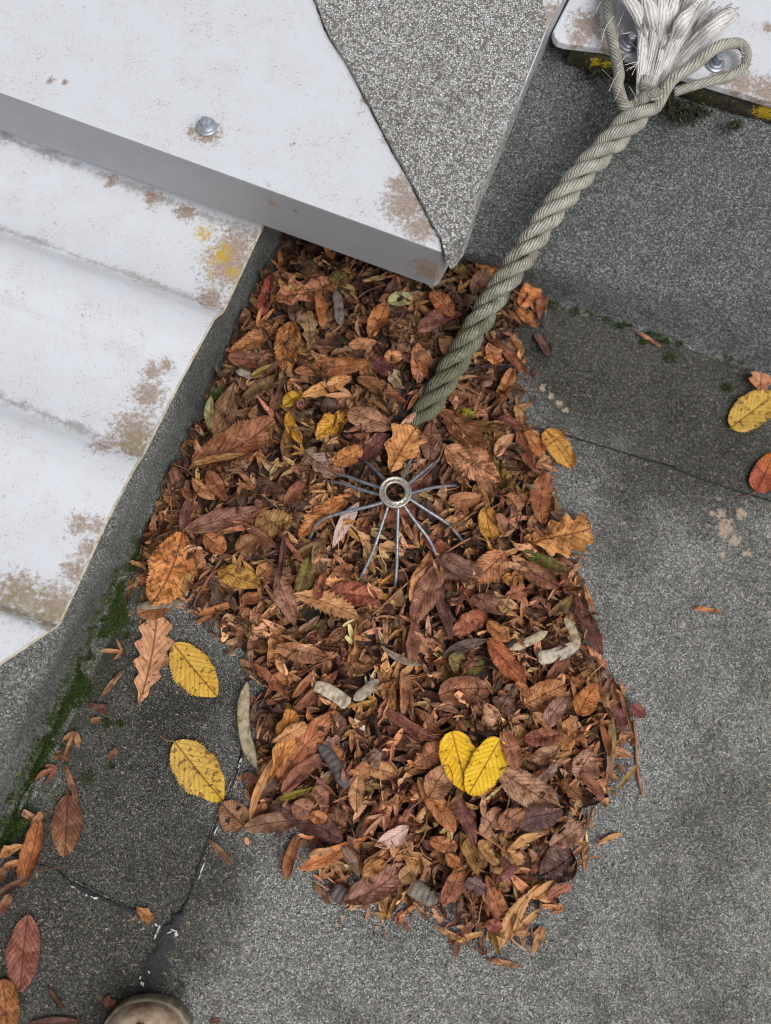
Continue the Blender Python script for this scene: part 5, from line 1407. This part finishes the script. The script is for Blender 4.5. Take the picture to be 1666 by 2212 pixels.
D('5', 920, 260, 1095, 115, 75, (176, 162, 140), 'mottled pale pod right of the whitish pod', None, kink=-.04, seeds=4)
D('5', 680, 555, 875, 865, 90, (88, 80, 78), 'dark grey curved pod in the lower left heap', 'the dark grey pod', kink=.07, seeds=8, lift=.004)
D('5', 1275, 1530, 1500, 1660, 118, (134, 122, 106), 'broad grey brown pod at the bottom of the heap', 'the broad grey pod', kink=.02, seeds=6, lift=.004)
D('5', 765, 1560, 880, 1650, 110, (98, 84, 82), 'dark pod end under the large mauve leaf', None, seeds=3)
# --- lower right
H('6', 205, 345, 306, 732, 250, 'round', (252, 202, 24), 'bright yellow leaf, left one of the overlapping pair', 'the bright yellow pair', fold=.0, roll=.05, bend=.1, twist=.05, wave=.03, crumple=.02, kink=0, spots=.3, ridge=.02, lift=.010, tilt=.03)
H('6', 528, 395, 325, 748, 212, 'round', (252, 206, 30), 'bright yellow leaf with a stalk, right one of the pair', None, fold=.0, roll=.05, bend=.1, twist=.05, wave=.03, crumple=.02, kink=0, spots=.3, ridge=.022, stalk=(545, 340), lift=.004, tilt=-.03)
H('6', 530, 600, 945, 852, 225, 'oval', (160, 118, 92), 'big mottled grey tan leaf below the yellow pair', 'the big mottled leaf', spots=.8, roll=.2, ridge=.015, lift=.005)
H('6', 648, 955, 960, 890, 165, 'oval', (92, 60, 58), 'dark plum half hidden leaf below the mottled leaf', 'the plum leaf', roll=.3, lift=.003, ridge=.012)
H('6', 1185, 480, 1080, 655, 190, 'oval', (160, 116, 96), 'mauve pink cupped leaf at the lower right', 'the mauve cupped leaf', roll=.5, lift=.004)
H('6', 930, 450, 1075, 240, 125, 'oval', (172, 118, 74), 'smooth tan oval leaf at the lower right', 'the smooth tan leaf', fold=.2, lift=.004)
H('6', 1045, 1190, 830, 1325, 225, 'round', (98, 72, 66), 'dark round leaf with a hole at the lower right edge', 'the dark holed leaf', holes=[(.55, .45, .05)], roll=.2, lift=.005)
H('6', 890, 1130, 1105, 980, 130, 'oval', (152, 112, 90), 'mauve brown leaf above the dark holed leaf', None, lift=.002)
H('6', 580, 1155, 865, 1042, 78, 'lance', (196, 142, 82), 'tan leaflet right of the orange stalk', 'the tan leaflet', roll=.6, lift=.004)
H('6', 405, 1090, 525, 1265, 90, 'oval', (172, 124, 72), 'folded tan leaflet left of the orange stalk', None, fold=.4, lift=.004)
H('6', 590, 1165, 705, 1250, 90, 'oval', (186, 134, 84), 'curled tan leaflet below the orange stalk', None, roll=.6)
H('6', 265, 1035, 385, 1330, 105, 'lance', (158, 122, 66), 'olive tan leaf near the bottom of the heap', 'the olive tan leaf', fold=.25, lift=.004)
H('6', 150, 1525, 260, 1245, 140, 'oval', (136, 78, 50), 'red brown smooth leaf near the bottom', 'the red brown smooth leaf', roll=.3, lift=.004, spots=.7, tip=(160, 100, 50))
H('6', 450, 1335, 600, 1715, 125, 'oval', (162, 98, 62), 'ribbed red brown leaf at the bottom right foot', 'the ribbed red brown leaf', fold=.3, ridge=.04, lift=.004)
H('6', 800, 1385, 525, 1845, 125, 'chest', (216, 156, 96), 'pale orange jagged chestnut leaf at the bottom foot', 'the jagged chestnut leaf', fold=.15, roll=.3, ridge=.02, lift=.006)
H('6', 780, 1480, 905, 1375, 95, 'oval', (212, 164, 112), 'pale tan leaf at the top of the jagged chestnut leaf', None, fold=.3)
H('6', 1082, 220, 1205, 10, 150, 'oval', (170, 100, 46), 'rusty orange leaf with a pale midrib, right flank', 'the rusty right leaf', fold=.2, lift=.003)
H('6', 730, 155, 985, 20, 190, 'oval', (166, 110, 68), 'broad tan lobed leaf right of the curled trough', 'the broad tan leaf', wave=.12, lift=.003)
H('6', 850, 300, 985, 110, 110, 'oval', (140, 98, 84), 'mauve leaf below the broad tan leaf', None)
H('6', 1315, 150, 1400, 320, 110, 'oval', (112, 62, 60), 'plum leaf at the far right flank', None, roll=.5)
H('6', 1355, 20, 1440, 325, 75, 'lance', (148, 100, 72), 'rolled brown leaf at the far right flank', 'the rolled brown leaf', roll=2.0, fold=0, lift=.006)
H('6', 1425, 150, 1522, 235, 95, 'oval', (126, 66, 58), 'small wine red leaf tip at the far right', None, on='floor', lift=.006)
H('6', 1310, 205, 1292, 700, 75, 'lance', (146, 128, 84), 'long olive strip down the right flank', 'the long olive strip', roll=.4, tip=(120, 70, 56), lift=.003)
H('6', 1480, 560, 1325, 765, 45, 'lance', (172, 148, 88), 'slim pale green tan sliver at the right edge', None, on='floor', fold=.5, lift=.006)
H('6', 720, 390, 970, 350, 120, 'oval', (142, 80, 60), 'red brown toothed leaf right of the yellow pair', None, fold=.3)
H('6', 775, 525, 950, 460, 110, 'oval', (156, 112, 86), 'pale brown leaf above the big mottled leaf', None)
H('6', 560, 335, 640, 590, 120, 'oval', (150, 92, 64), 'red brown leaf touching the right yellow leaf', None, fold=.3)
H('6', 210, 800, 365, 1125, 110, 'oval', (108, 60, 54), 'dark wine red long leaf below the yellow pair', 'the dark wine leaf', fold=.3)
H('6', 420, 1050, 545, 880, 150, 'round', (160, 112, 84), 'pinkish square edged leaf left of the plum leaf', None, spots=.6)
H('6', 545, 1000, 700, 880, 130, 'oval', (146, 92, 66), 'brown leaf left of the plum leaf', None)
H('6', 815, 690, 915, 555, 80, 'frag', (148, 122, 108), 'mauve grey scrap right of the mottled leaf', None)
H('6', 130, 90, 460, 50, 210, 'oval', (146, 96, 70), 'wide brown curled leaf above the yellow pair', None, roll=.8)
H('6', 500, 100, 640, 200, 130, 'oval', (116, 90, 76), 'grey brown leaf right of the curled trough', None, roll=.5)
H('6', 640, 0, 740, 90, 90, 'oval', (162, 98, 58), 'orange brown leaf upper edge of the lower heap', None)
H('6', 60, 1090, 240, 1130, 100, 'oval', (172, 104, 62), 'orange crinkled leaf left of the olive tan leaf', None, ridge=.05)
H('6', 170, 1170, 265, 1260, 90, 'oval', (170, 104, 56), 'orange leaf above the red brown smooth leaf', None)
H('6', 1085, 620, 1225, 790, 85, 'oval', (142, 88, 66), 'red brown toothed leaf by the mauve cupped leaf', None, fold=.4)
H('6', 430, 1640, 540, 1690, 100, 'oval', (138, 74, 58), 'dark red leaf at the bottom foot', None)
H('6', 300, 1370, 440, 1440, 120, 'frag', (104, 76, 76), 'purple grey crumpled scrap near the bottom', None)
H('6', 850, 1480, 1000, 1390, 100, 'frag', (152, 92, 70), 'red brown torn scrap by the dark holed leaf', None)
H('6', 1240, 300, 1295, 500, 70, 'oval', (146, 84, 50), 'orange brown leaf beside the long olive strip', None, fold=.4)
K('6', 1205, 1118, 1392, 1042, 44, 'key', (206, 156, 98), 'pale winged seed sticking out at the lower right', 'the seed sticking out', lift=.006)
K('6', 1125, 1090, 1140, 1310, 60, 'key', (196, 146, 90), 'tan winged seed hanging at the lower right edge', None)
K('6', 1145, 1205, 1232, 1195, 28, 'key', (186, 138, 88), 'small thin winged seed at the lower right edge', None, on='floor')
K('6', 1020, 1570, 820, 1545, 90, 'three', (192, 134, 82), 'forked bract at the lower right foot', None, spread=.5)
K('6', 840, 1660, 755, 1860, 66, 'three', (182, 128, 80), 'long tan bract hanging off the foot', None, on='floor', spread=.4)
K('6', 670, 1690, 705, 1815, 45, 'key', (184, 130, 84), 'small tan winged seed at the foot of the heap', None, on='floor')
K('6', 610, 1740, 790, 1560, 90, 'three', (188, 138, 86), 'pale bract beside the jagged chestnut leaf', None)
K('6', 1305, 870, 1250, 800, 70, 'three', (186, 128, 78), 'orange bract at the right flank', None)
K('6', 610, 250, 750, 230, 90, 'three', (184, 132, 90), 'tan pronged bract above the smooth tan leaf', None)
K('6', 750, 190, 880, 330, 90, 'three', (192, 146, 102), 'pale forked bract left of the smooth tan leaf', None)
K('6', 420, 740, 420, 930, 60, 'key', (180, 130, 92), 'tan winged seed left of the mottled leaf', None)
K('6', 1340, 560, 1385, 640, 60, 'three', (158, 102, 66), 'brown crumpled bract at the right edge', None, on='floor')
K('6', 1350, 330, 1365, 430, 55, 'key', (174, 116, 80), 'orange winged seed below the plum flank leaf', None, on='floor')

# footprints of these pieces keep the anonymous fill from wasting itself under them
FOOT = []
for fn, a, k in Q:
    if fn is twig: continue
    z, bx, by, tx, ty, w = a[:6]; ox, oy, s = ZOOM[z]
    FOOT.append((ox+bx*s, oy+by*s, ox+tx*s, oy+ty*s, w*s))
def covered(px, py, f=.30):
    for x0, y0, x1, y1, w in FOOT:
        dx, dy = x1-x0, y1-y0; L2 = dx*dx+dy*dy
        t = ((px-x0)*dx+(py-y0)*dy)/L2
        if .12 < t < .88:
            d = abs((px-x0)*dy-(py-y0)*dx)/math.sqrt(L2)
            if d < w*f: return True
    return False

# ------------------------------------------------------------------ body of the heap: what nobody could count
PAL = [((112, 70, 46), 3), ((134, 88, 58), 4), ((156, 108, 72), 4), ((84, 53, 40), 3.4), ((180, 132, 92), 3.6), ((126, 76, 52), 2.6), ((70, 47, 40), 2.4), ((150, 98, 58), 2.2), ((198, 154, 112), 2.4),
       ((116, 96, 70), 1), ((136, 114, 98), 1), ((96, 56, 50), 1), ((132, 114, 62), .35), ((172, 110, 58), .9)]
PW = [p for _c, p in PAL]
def pick(r, j=10):
    c = r.choices(PAL, PW)[0][0]; k = r.uniform(.66, 1.26)
    return tuple(max(20, v*k+r.uniform(-j, j)*.4) for v in c)
rs = random.Random(101)
minx, miny = poly.min(0); maxx, maxy = poly.max(0)
def sample(r, edge=0.0):
    while True:
        x, y = r.uniform(minx, maxx), r.uniform(miny, maxy)
        c = cell(x, y)
        if sdist[c] > edge and (x-LEFT_A.x)*LEFT_N.x+(y-LEFT_A.y)*LEFT_N.y > .004: return x, y
AV, AF, AU, AC = [], [], [], []
cnt = 0
def pour(V, F, UV, rgb, spots, x, y, z):
    global cnt
    V = V+np.array((x, y, z)); AV.append(V)
    AF.extend([tuple(i+cnt for i in f) for f in F]); AU.extend(UV)
    wet = min(1.16, max(.84, 1.0-(y-RC.y)*1.1)) if x else 1.0  # tone by place: darker up the heap, paler down it
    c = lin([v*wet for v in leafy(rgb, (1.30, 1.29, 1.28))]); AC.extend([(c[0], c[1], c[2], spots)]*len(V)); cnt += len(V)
# dark mulch under everything
mv, mf, idx = [], [], {}
for j in range(gny):
    for i in range(gnx):
        if sdist[j, i] > .022 and (gx[i]-LEFT_A.x)*LEFT_N.x+(gy[j]-LEFT_A.y)*LEFT_N.y > .002:
            idx[(j, i)] = len(mv); mv.append((gx[i], gy[j], max(.0045, SURF[j, i]-.016+.004*noise.noise(Vector((gx[i]*90, gy[j]*90, 0))))))
for (j, i), a in idx.items():
    b, c, d = idx.get((j, i+1)), idx.get((j+1, i+1)), idx.get((j+1, i))
    if None not in (b, c, d): mf.append((a, b, c, d))
pour(np.array(mv), mf, [(.3, .8)]*len(mv), (50, 37, 31), .2, 0, 0, 0)
for k in range(4300):
    x, y = sample(rs, -.003) if k < 3700 else sample(rs, -.02)
    if k >= 3700 and sdist[cell(x, y)] > .012: continue
    d = sdist[cell(x, y)]
    L = rs.uniform(.016, .042)*(1 if d > .02 else .7 if d > 0 else rs.uniform(.15, .5))
    kind = rs.choices(['lance', 'oval', 'frag', 'chest', 'key', 'three'], [4, 2.6, 1.6, 1, 2, 1.6])[0]
    rgb = pick(rs)
    if kind == 'key': V, F, UV = leaf_geo('lance', L, L*rs.uniform(.2, .32), 8, 4, rs, fold=rs.uniform(.1, .6), roll=rs.uniform(0, 1), bend=rs.uniform(-1.4, 1.4), ridge=0, teeth=0); rgb = tuple(min(215, v*1.22) for v in rgb)
    elif kind == 'three': V, F, UV = three_wing(L*.85, rs, .6, 1.1); rgb = tuple(min(205, v*1.15) for v in rgb)
    else:
        g = rs.random()
        V, F, UV = leaf_geo(kind, L*1.15, L*rs.uniform(.28, .7), 14, 6, rs, fold=rs.uniform(0, .8), roll=rs.uniform(-.8, 1.2) if g < .55 else rs.uniform(1.2, 3.0), bend=rs.uniform(-1.0, 1.8), twist=rs.uniform(-1.6, 1.6), wave=.2, crumple=.1, kink=rs.uniform(-.15, .15), ridge=.04, teeth=.08)
    V, _ = pose(V, rs.uniform(0, 6.283), rs.gauss(0, .38), rs.gauss(0, .5))
    z = settle(V, x, y, rs.uniform(-.013, .002), 'base', upd=k % 3 == 0)
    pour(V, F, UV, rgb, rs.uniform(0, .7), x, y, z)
for k in range(130):        # bare stalks and bits of twig among the scraps
    x, y = sample(rs, -.004); L = rs.uniform(.015, .05); a = rs.uniform(0, 6.283)
    pts = spline([Vector((-L/2, 0, rs.uniform(-.002, .003))), Vector((0, L*rs.uniform(-.16, .16), .001)), Vector((L/2, 0, rs.uniform(-.002, .004)))], 7)
    v, f, uv = tube(pts, rs.uniform(.0004, .0009), 5)
    V, _ = pose(np.array([tuple(q) for q in v]), a, rs.gauss(0, .15))
    z = settle(V, x, y, rs.uniform(.0, .005), 'stack', .5, .010, False)
    pour(V, f, [(.3, .8)]*len(v), rs.choice([(118, 72, 52), (150, 96, 60), (92, 60, 50), (172, 120, 76)]), 0, x, y, z)
me = bpy.data.meshes.new('leaf_litter'); me.from_pydata(np.vstack(AV).tolist(), [], AF); me.materials.append(M['leaf'])
me.polygons.foreach_set('use_smooth', [True]*len(me.polygons)); set_uv(me, AU); fill_attr(me, AC); me.update()
lit = bpy.data.objects.new('leaf_litter', me); COL.objects.link(lit)
tag(lit, 'deep bed of small brown leaf scraps and seeds over the drain', 'leaf litter', kind='stuff')

# ------------------------------------------------------------------ single smaller leaves and winged seeds between the named ones
AUTO = []
rf = random.Random(55)
placed = []
def free_spot(r, gap, edge):
    for _t in range(60):
        x, y = sample(r, edge)
        px, py = pix((x, y, surf(x, y)))
        if covered(px, py): continue
        if math.hypot(px-854, py-1064) < 45: continue
        if any((x-a)**2+(y-b)**2 < gap*gap for a, b in placed[-400:]): continue
        placed.append((x, y)); return x, y
    x, y = sample(r, edge); return x, y
n_leaf = 298 - sum(1 for q in Q if q[0] is h)
n_seed = 262 - sum(1 for q in Q if q[0] is hk)
for k in range(max(0, n_leaf)):
    x, y = free_spot(rf, .016, .006)
    L = rf.uniform(.030, .050)
    kind = rf.choices(['oval', 'lance', 'chest', 'round', 'frag'], [5, 3, .8, 1, 1])[0]
    ar = {'oval': .46, 'lance': .27, 'chest': .36, 'round': .66, 'frag': .55}[kind]*rf.uniform(.85, 1.2)
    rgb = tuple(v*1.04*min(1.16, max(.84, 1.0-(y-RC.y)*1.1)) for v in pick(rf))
    fold, roll = rf.uniform(0, .6), rf.choice([rf.uniform(-.5, .6), rf.uniform(.4, 2.2)])
    V, F, UV = leaf_geo(kind, L, L*ar, 30, 6, rf, fold=fold, roll=roll, bend=rf.uniform(-.5, 1.0), twist=rf.uniform(-1.1, 1.1), wave=.14, crumple=.08, kink=rf.uniform(-.12, .12), ridge=rf.uniform(.02, .08))
    V, _ = pose(V, rf.uniform(0, 6.283), rf.gauss(0, .36), rf.gauss(0, .42))
    z = settle(V, x, y, rf.uniform(-.004, .001), 'stack', .38, .010)
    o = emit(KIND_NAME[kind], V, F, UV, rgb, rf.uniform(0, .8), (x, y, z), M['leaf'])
    form = 'rolled up' if roll > 1.0 else 'folded' if fold > .38 else 'curled' if roll > .5 else 'flattish'
    AUTO.append((o, 'leaf', rgb, form, kind, L))
def seed_one(top):
    for _t in range(80):
        x, y = sample(rf, -.006 if top else 0)
        px, py = pix((x, y, surf(x, y)+.01))
        if covered(px, py, .46 if top else .30) or math.hypot(px-854, py-1064) < 75: continue
        if any((x-a)**2+(y-b)**2 < .012**2 for a, b in placed[-300:]): continue
        break
    placed.append((x, y))
    L = rf.uniform(.020, .036)
    c = rf.choice([(176, 128, 86), (190, 144, 98), (164, 114, 74), (148, 100, 66), (184, 132, 80), (174, 126, 90), (200, 156, 112), (138, 92, 62)])
    rgb = tuple(v*rf.uniform(.95, 1.15) for v in c)
    three = rf.random() < .6
    V, F, UV = three_wing(L, rf, rf.uniform(.4, .8)) if three else key_geo(L, L*rf.uniform(.22, .32), rf, rf.uniform(-.3, .5))
    V, _ = pose(V, rf.uniform(0, 6.283), rf.gauss(0, .22), rf.gauss(0, .3))
    z = settle(V, x, y, rf.uniform(-.001, .002), 'stack', .55 if top else .40, .020 if top else .012)
    o = emit('winged_seed', V, F, UV, rgb, rf.uniform(.2, .8), (x, y, z), M['leaf'])
    AUTO.append((o, 'winged seed', rgb, '', 'three' if three else 'key', L))
n_top = 120
for k in range(max(0, n_seed-n_top)): seed_one(False)

for fn, a, k in Q: fn(*a, **k)
for k in range(n_top): seed_one(True)

# ------------------------------------------------------------------ words for the unnamed pieces: look first, then what they lie beside
LAND += [(RC.x, RC.y, 'the metal ring')]
for px, py, t in [(1040, 700, 'the rope'), (900, 920, 'the rope foot')]:
    g = P(px, py, .04); LAND.append((g.x, g.y, t))
def hue(rgb):
    r_, g_, b_ = rgb; s = (r_-b_)/max(r_, 1)
    lum = .3*r_+.59*g_+.11*b_
    if g_ > r_*.84 and b_ < g_*.7: return 'olive'
    if s < .36: return 'grey brown' if lum > 85 else 'blackish brown'
    if lum < 70: return 'dark brown'
    if g_/r_ < .60: return 'red brown'
    if lum > 132: return 'pale tan'
    if lum > 108: return 'tan'
    return 'mid brown'
def where(dx, dy):
    a = math.degrees(math.atan2(dy, dx)) % 360
    return ['right of', 'upper right of', 'above', 'upper left of', 'left of', 'lower left of', 'below', 'lower right of'][int(((a+22.5) % 360)//45)]
def relabel(o, lead):
    x, y = o.location.x, o.location.y
    near = sorted(LAND, key=lambda l: (l[0]-x)**2+(l[1]-y)**2)[:7]
    opts = [f'{lead} {where(x-a, y-b)} {t}' for a, b, t in near[:2]]
    opts += [f'{lead} between {near[i][2]} and {near[j][2]}' for i, j in ((0, 1), (0, 2), (1, 2), (0, 3), (1, 3))]
    opts += [f'{lead} {where(x-a, y-b)} {t}' for a, b, t in near[2:5]]
    for t in opts:
        if t not in USED and len(t.split()) <= 16: USED[t] = 1; o['label'] = t; return
    for (a, b, t) in near:
        for w in ('close ', 'just ', 'some way '):
            q = f'{lead} {w}{where(x-a, y-b)} {t}'
            if q not in USED and len(q.split()) <= 16: USED[q] = 1; o['label'] = q; return
    o['label'] = opts[0]
LN_ = {'oval': 'oval leaf', 'lance': 'narrow leaf', 'chest': 'toothed leaf', 'round': 'round leaf', 'frag': 'torn leaf'}
for o, cat, rgb, form, kind, L in AUTO:
    if cat == 'leaf': lead = f'{form} {hue(rgb)} {LN_[kind]}'
    else: lead = f'{hue(rgb)} {"pronged bract" if kind == "three" else "winged seed"}'
    tag(o, None, cat, 'smaller dead leaves in the heap' if cat == 'leaf' else 'dry winged seeds among the leaves')
    relabel(o, lead)

# ------------------------------------------------------------------ moss along the kerb foot, and tufts by the right upstand
rm = random.Random(31)
def blade(V, F, C, c, d, w, col):
    s = d.cross(Vector((rm.gauss(0, 1), rm.gauss(0, 1), .3))).normalized()*w
    n0 = len(V); V += [c-s, c+s, c+d]; F.append((n0, n0+1, n0+2)); C += [col, col, col]
def mcol(dry=0.0):
    if rm.random() < dry: return lin((rm.uniform(84, 110), rm.uniform(92, 112), rm.uniform(62, 74)))
    g = rm.uniform(.8, 1.3); return lin((68*g, 88*g, 34*g)) if rm.random() < .75 else lin((98*g, 120*g, 44*g))
V, F, C = [], [], []
for k in range(80000):
    t = rm.uniform(.30, .98)
    q = A.lerp(B, t)
    cl_ = noise.noise(Vector((t*24, 2, 0)))+.55*noise.noise(Vector((t*70, 5, 0)))
    g = rm.random()
    if g < .78:
        off = .003+abs(rm.gauss(0, .0065))*(.75+max(-.4, cl_)*1.7); z0 = max(.003, .013-off*.8); dry = .12
        if noise.noise(Vector((t*60, off*160, 1)))+cl_*.9 < -.36: continue
        d = Vector((rm.gauss(0, .5), rm.gauss(0, .5), 1.1))
    else:
        off = rm.uniform(0, .005); z0 = .012+abs(rm.gauss(0, .016)); dry = .6
        if noise.noise(Vector((t*80, z0*120, 1))) < .12: continue
        d = Vector((LN.x, LN.y, .35))+Vector((rm.gauss(0, .5), rm.gauss(0, .5), rm.gauss(0, .4)))
    p = q+LN*off+Vector((0, 0, z0))
    px, py = pix(p)
    if py < 1120 or px < -60 or py > 2300: continue
    fade = min(1, (py-1120)/120)
    if rm.random() > fade+.1: continue
    bump_ = max(0, noise.noise(Vector((p.x*85, p.y*85, 3))))*.013
    p.z += bump_*.8-.001
    blade(V, F, C, p, d.normalized()*rm.uniform(.0022, .0050), rm.uniform(.0005, .0009), mcol(dry))
mo = mk('moss', V, F, M['moss']); fill_attr(mo.data, C)
tag(mo, 'green moss growing along the foot of the left kerb', 'moss', kind='stuff')
def tuft(px, py, rp, lead, label=None):
    c = P(px, py, .004); r_ = rp*.0005
    V, F, C = [], [], []
    for k in range(int(60+r_*1.6e4)):
        a, q = rm.uniform(0, 6.283), math.sqrt(rm.random())*r_*rm.uniform(.6, 1.25)
        hgt = .55*r_*math.sqrt(max(0, 1-(q/(r_*1.3))**2))
        p = Vector((math.cos(a)*q, math.sin(a)*q, hgt*rm.uniform(.3, 1)))
        d = Vector((math.cos(a)*q/r_*.8+rm.gauss(0, .3), math.sin(a)*q/r_*.8+rm.gauss(0, .3), 1)).normalized()*rm.uniform(.0018, .0036)
        g = rm.uniform(.7, 1.25); col = lin((66*g, 92*g, 28*g)) if rm.random() < .8 else lin((104*g, 126*g, 46*g))
        blade(V, F, C, p, d, rm.uniform(.0004, .0008), col)
    o = mk('moss_tuft', V, F, M['moss']); fill_attr(o.data, C); o.location = (c.x, c.y, .0)
    tag(o, None, 'moss', 'small moss tufts on the felt')
    if label: o['label'] = label; USED[label] = 1
    else: relabel(o, lead)
tuft(1195, 656, 19, '', 'large green moss tuft touching the heap right of the rope')
tuft(1293, 675, 21, '', 'widest dark moss tuft midway along the foot of the upstand')
tuft(1357, 696, 12, '', 'round moss tuft left of the lone seed by the moss')
for px, py, rp in [(90, -70, 26), (190, -84, 22), (320, -20, 24), (390, 20, 20), (600, 70, 22), (720, 130, 20), (950, 110, 22), (1110, 150, 20), (1380, 230, 22), (455, 10, 34), (655, 112, 36), (560, 140, 15), (755, 250, 31), (815, 147, 20), (885, 127, 22), (985, 140, 28), (1065, 165, 18), (1155, 235, 30), (1230, 190, 28), (1235, 262, 18), (1305, 240, 18), (1335, 205, 17), (1420, 290, 22), (1145, 455, 28), (690, 50, 14), (860, 82, 14), (795, 82, 10)]:
    tuft(1215+px*.3138, 694+py*.3138, rp*.3138*1.6, ('small' if rp < 20 else 'medium' if rp < 29 else 'fat')+' moss tuft on the felt')
for px, py, rp in [(555, 1150, 26), (575, 1370, 12), (455, 1425, 34), (620, 1150, 15), (650, 505, 24), (620, 590, 26), (655, 690, 16), (880, 640, 12)]:
    tuft(px*.41667, 1085+py*.41667, rp*.41667, ('small' if rp < 20 else 'medium')+' moss tuft on the felt')
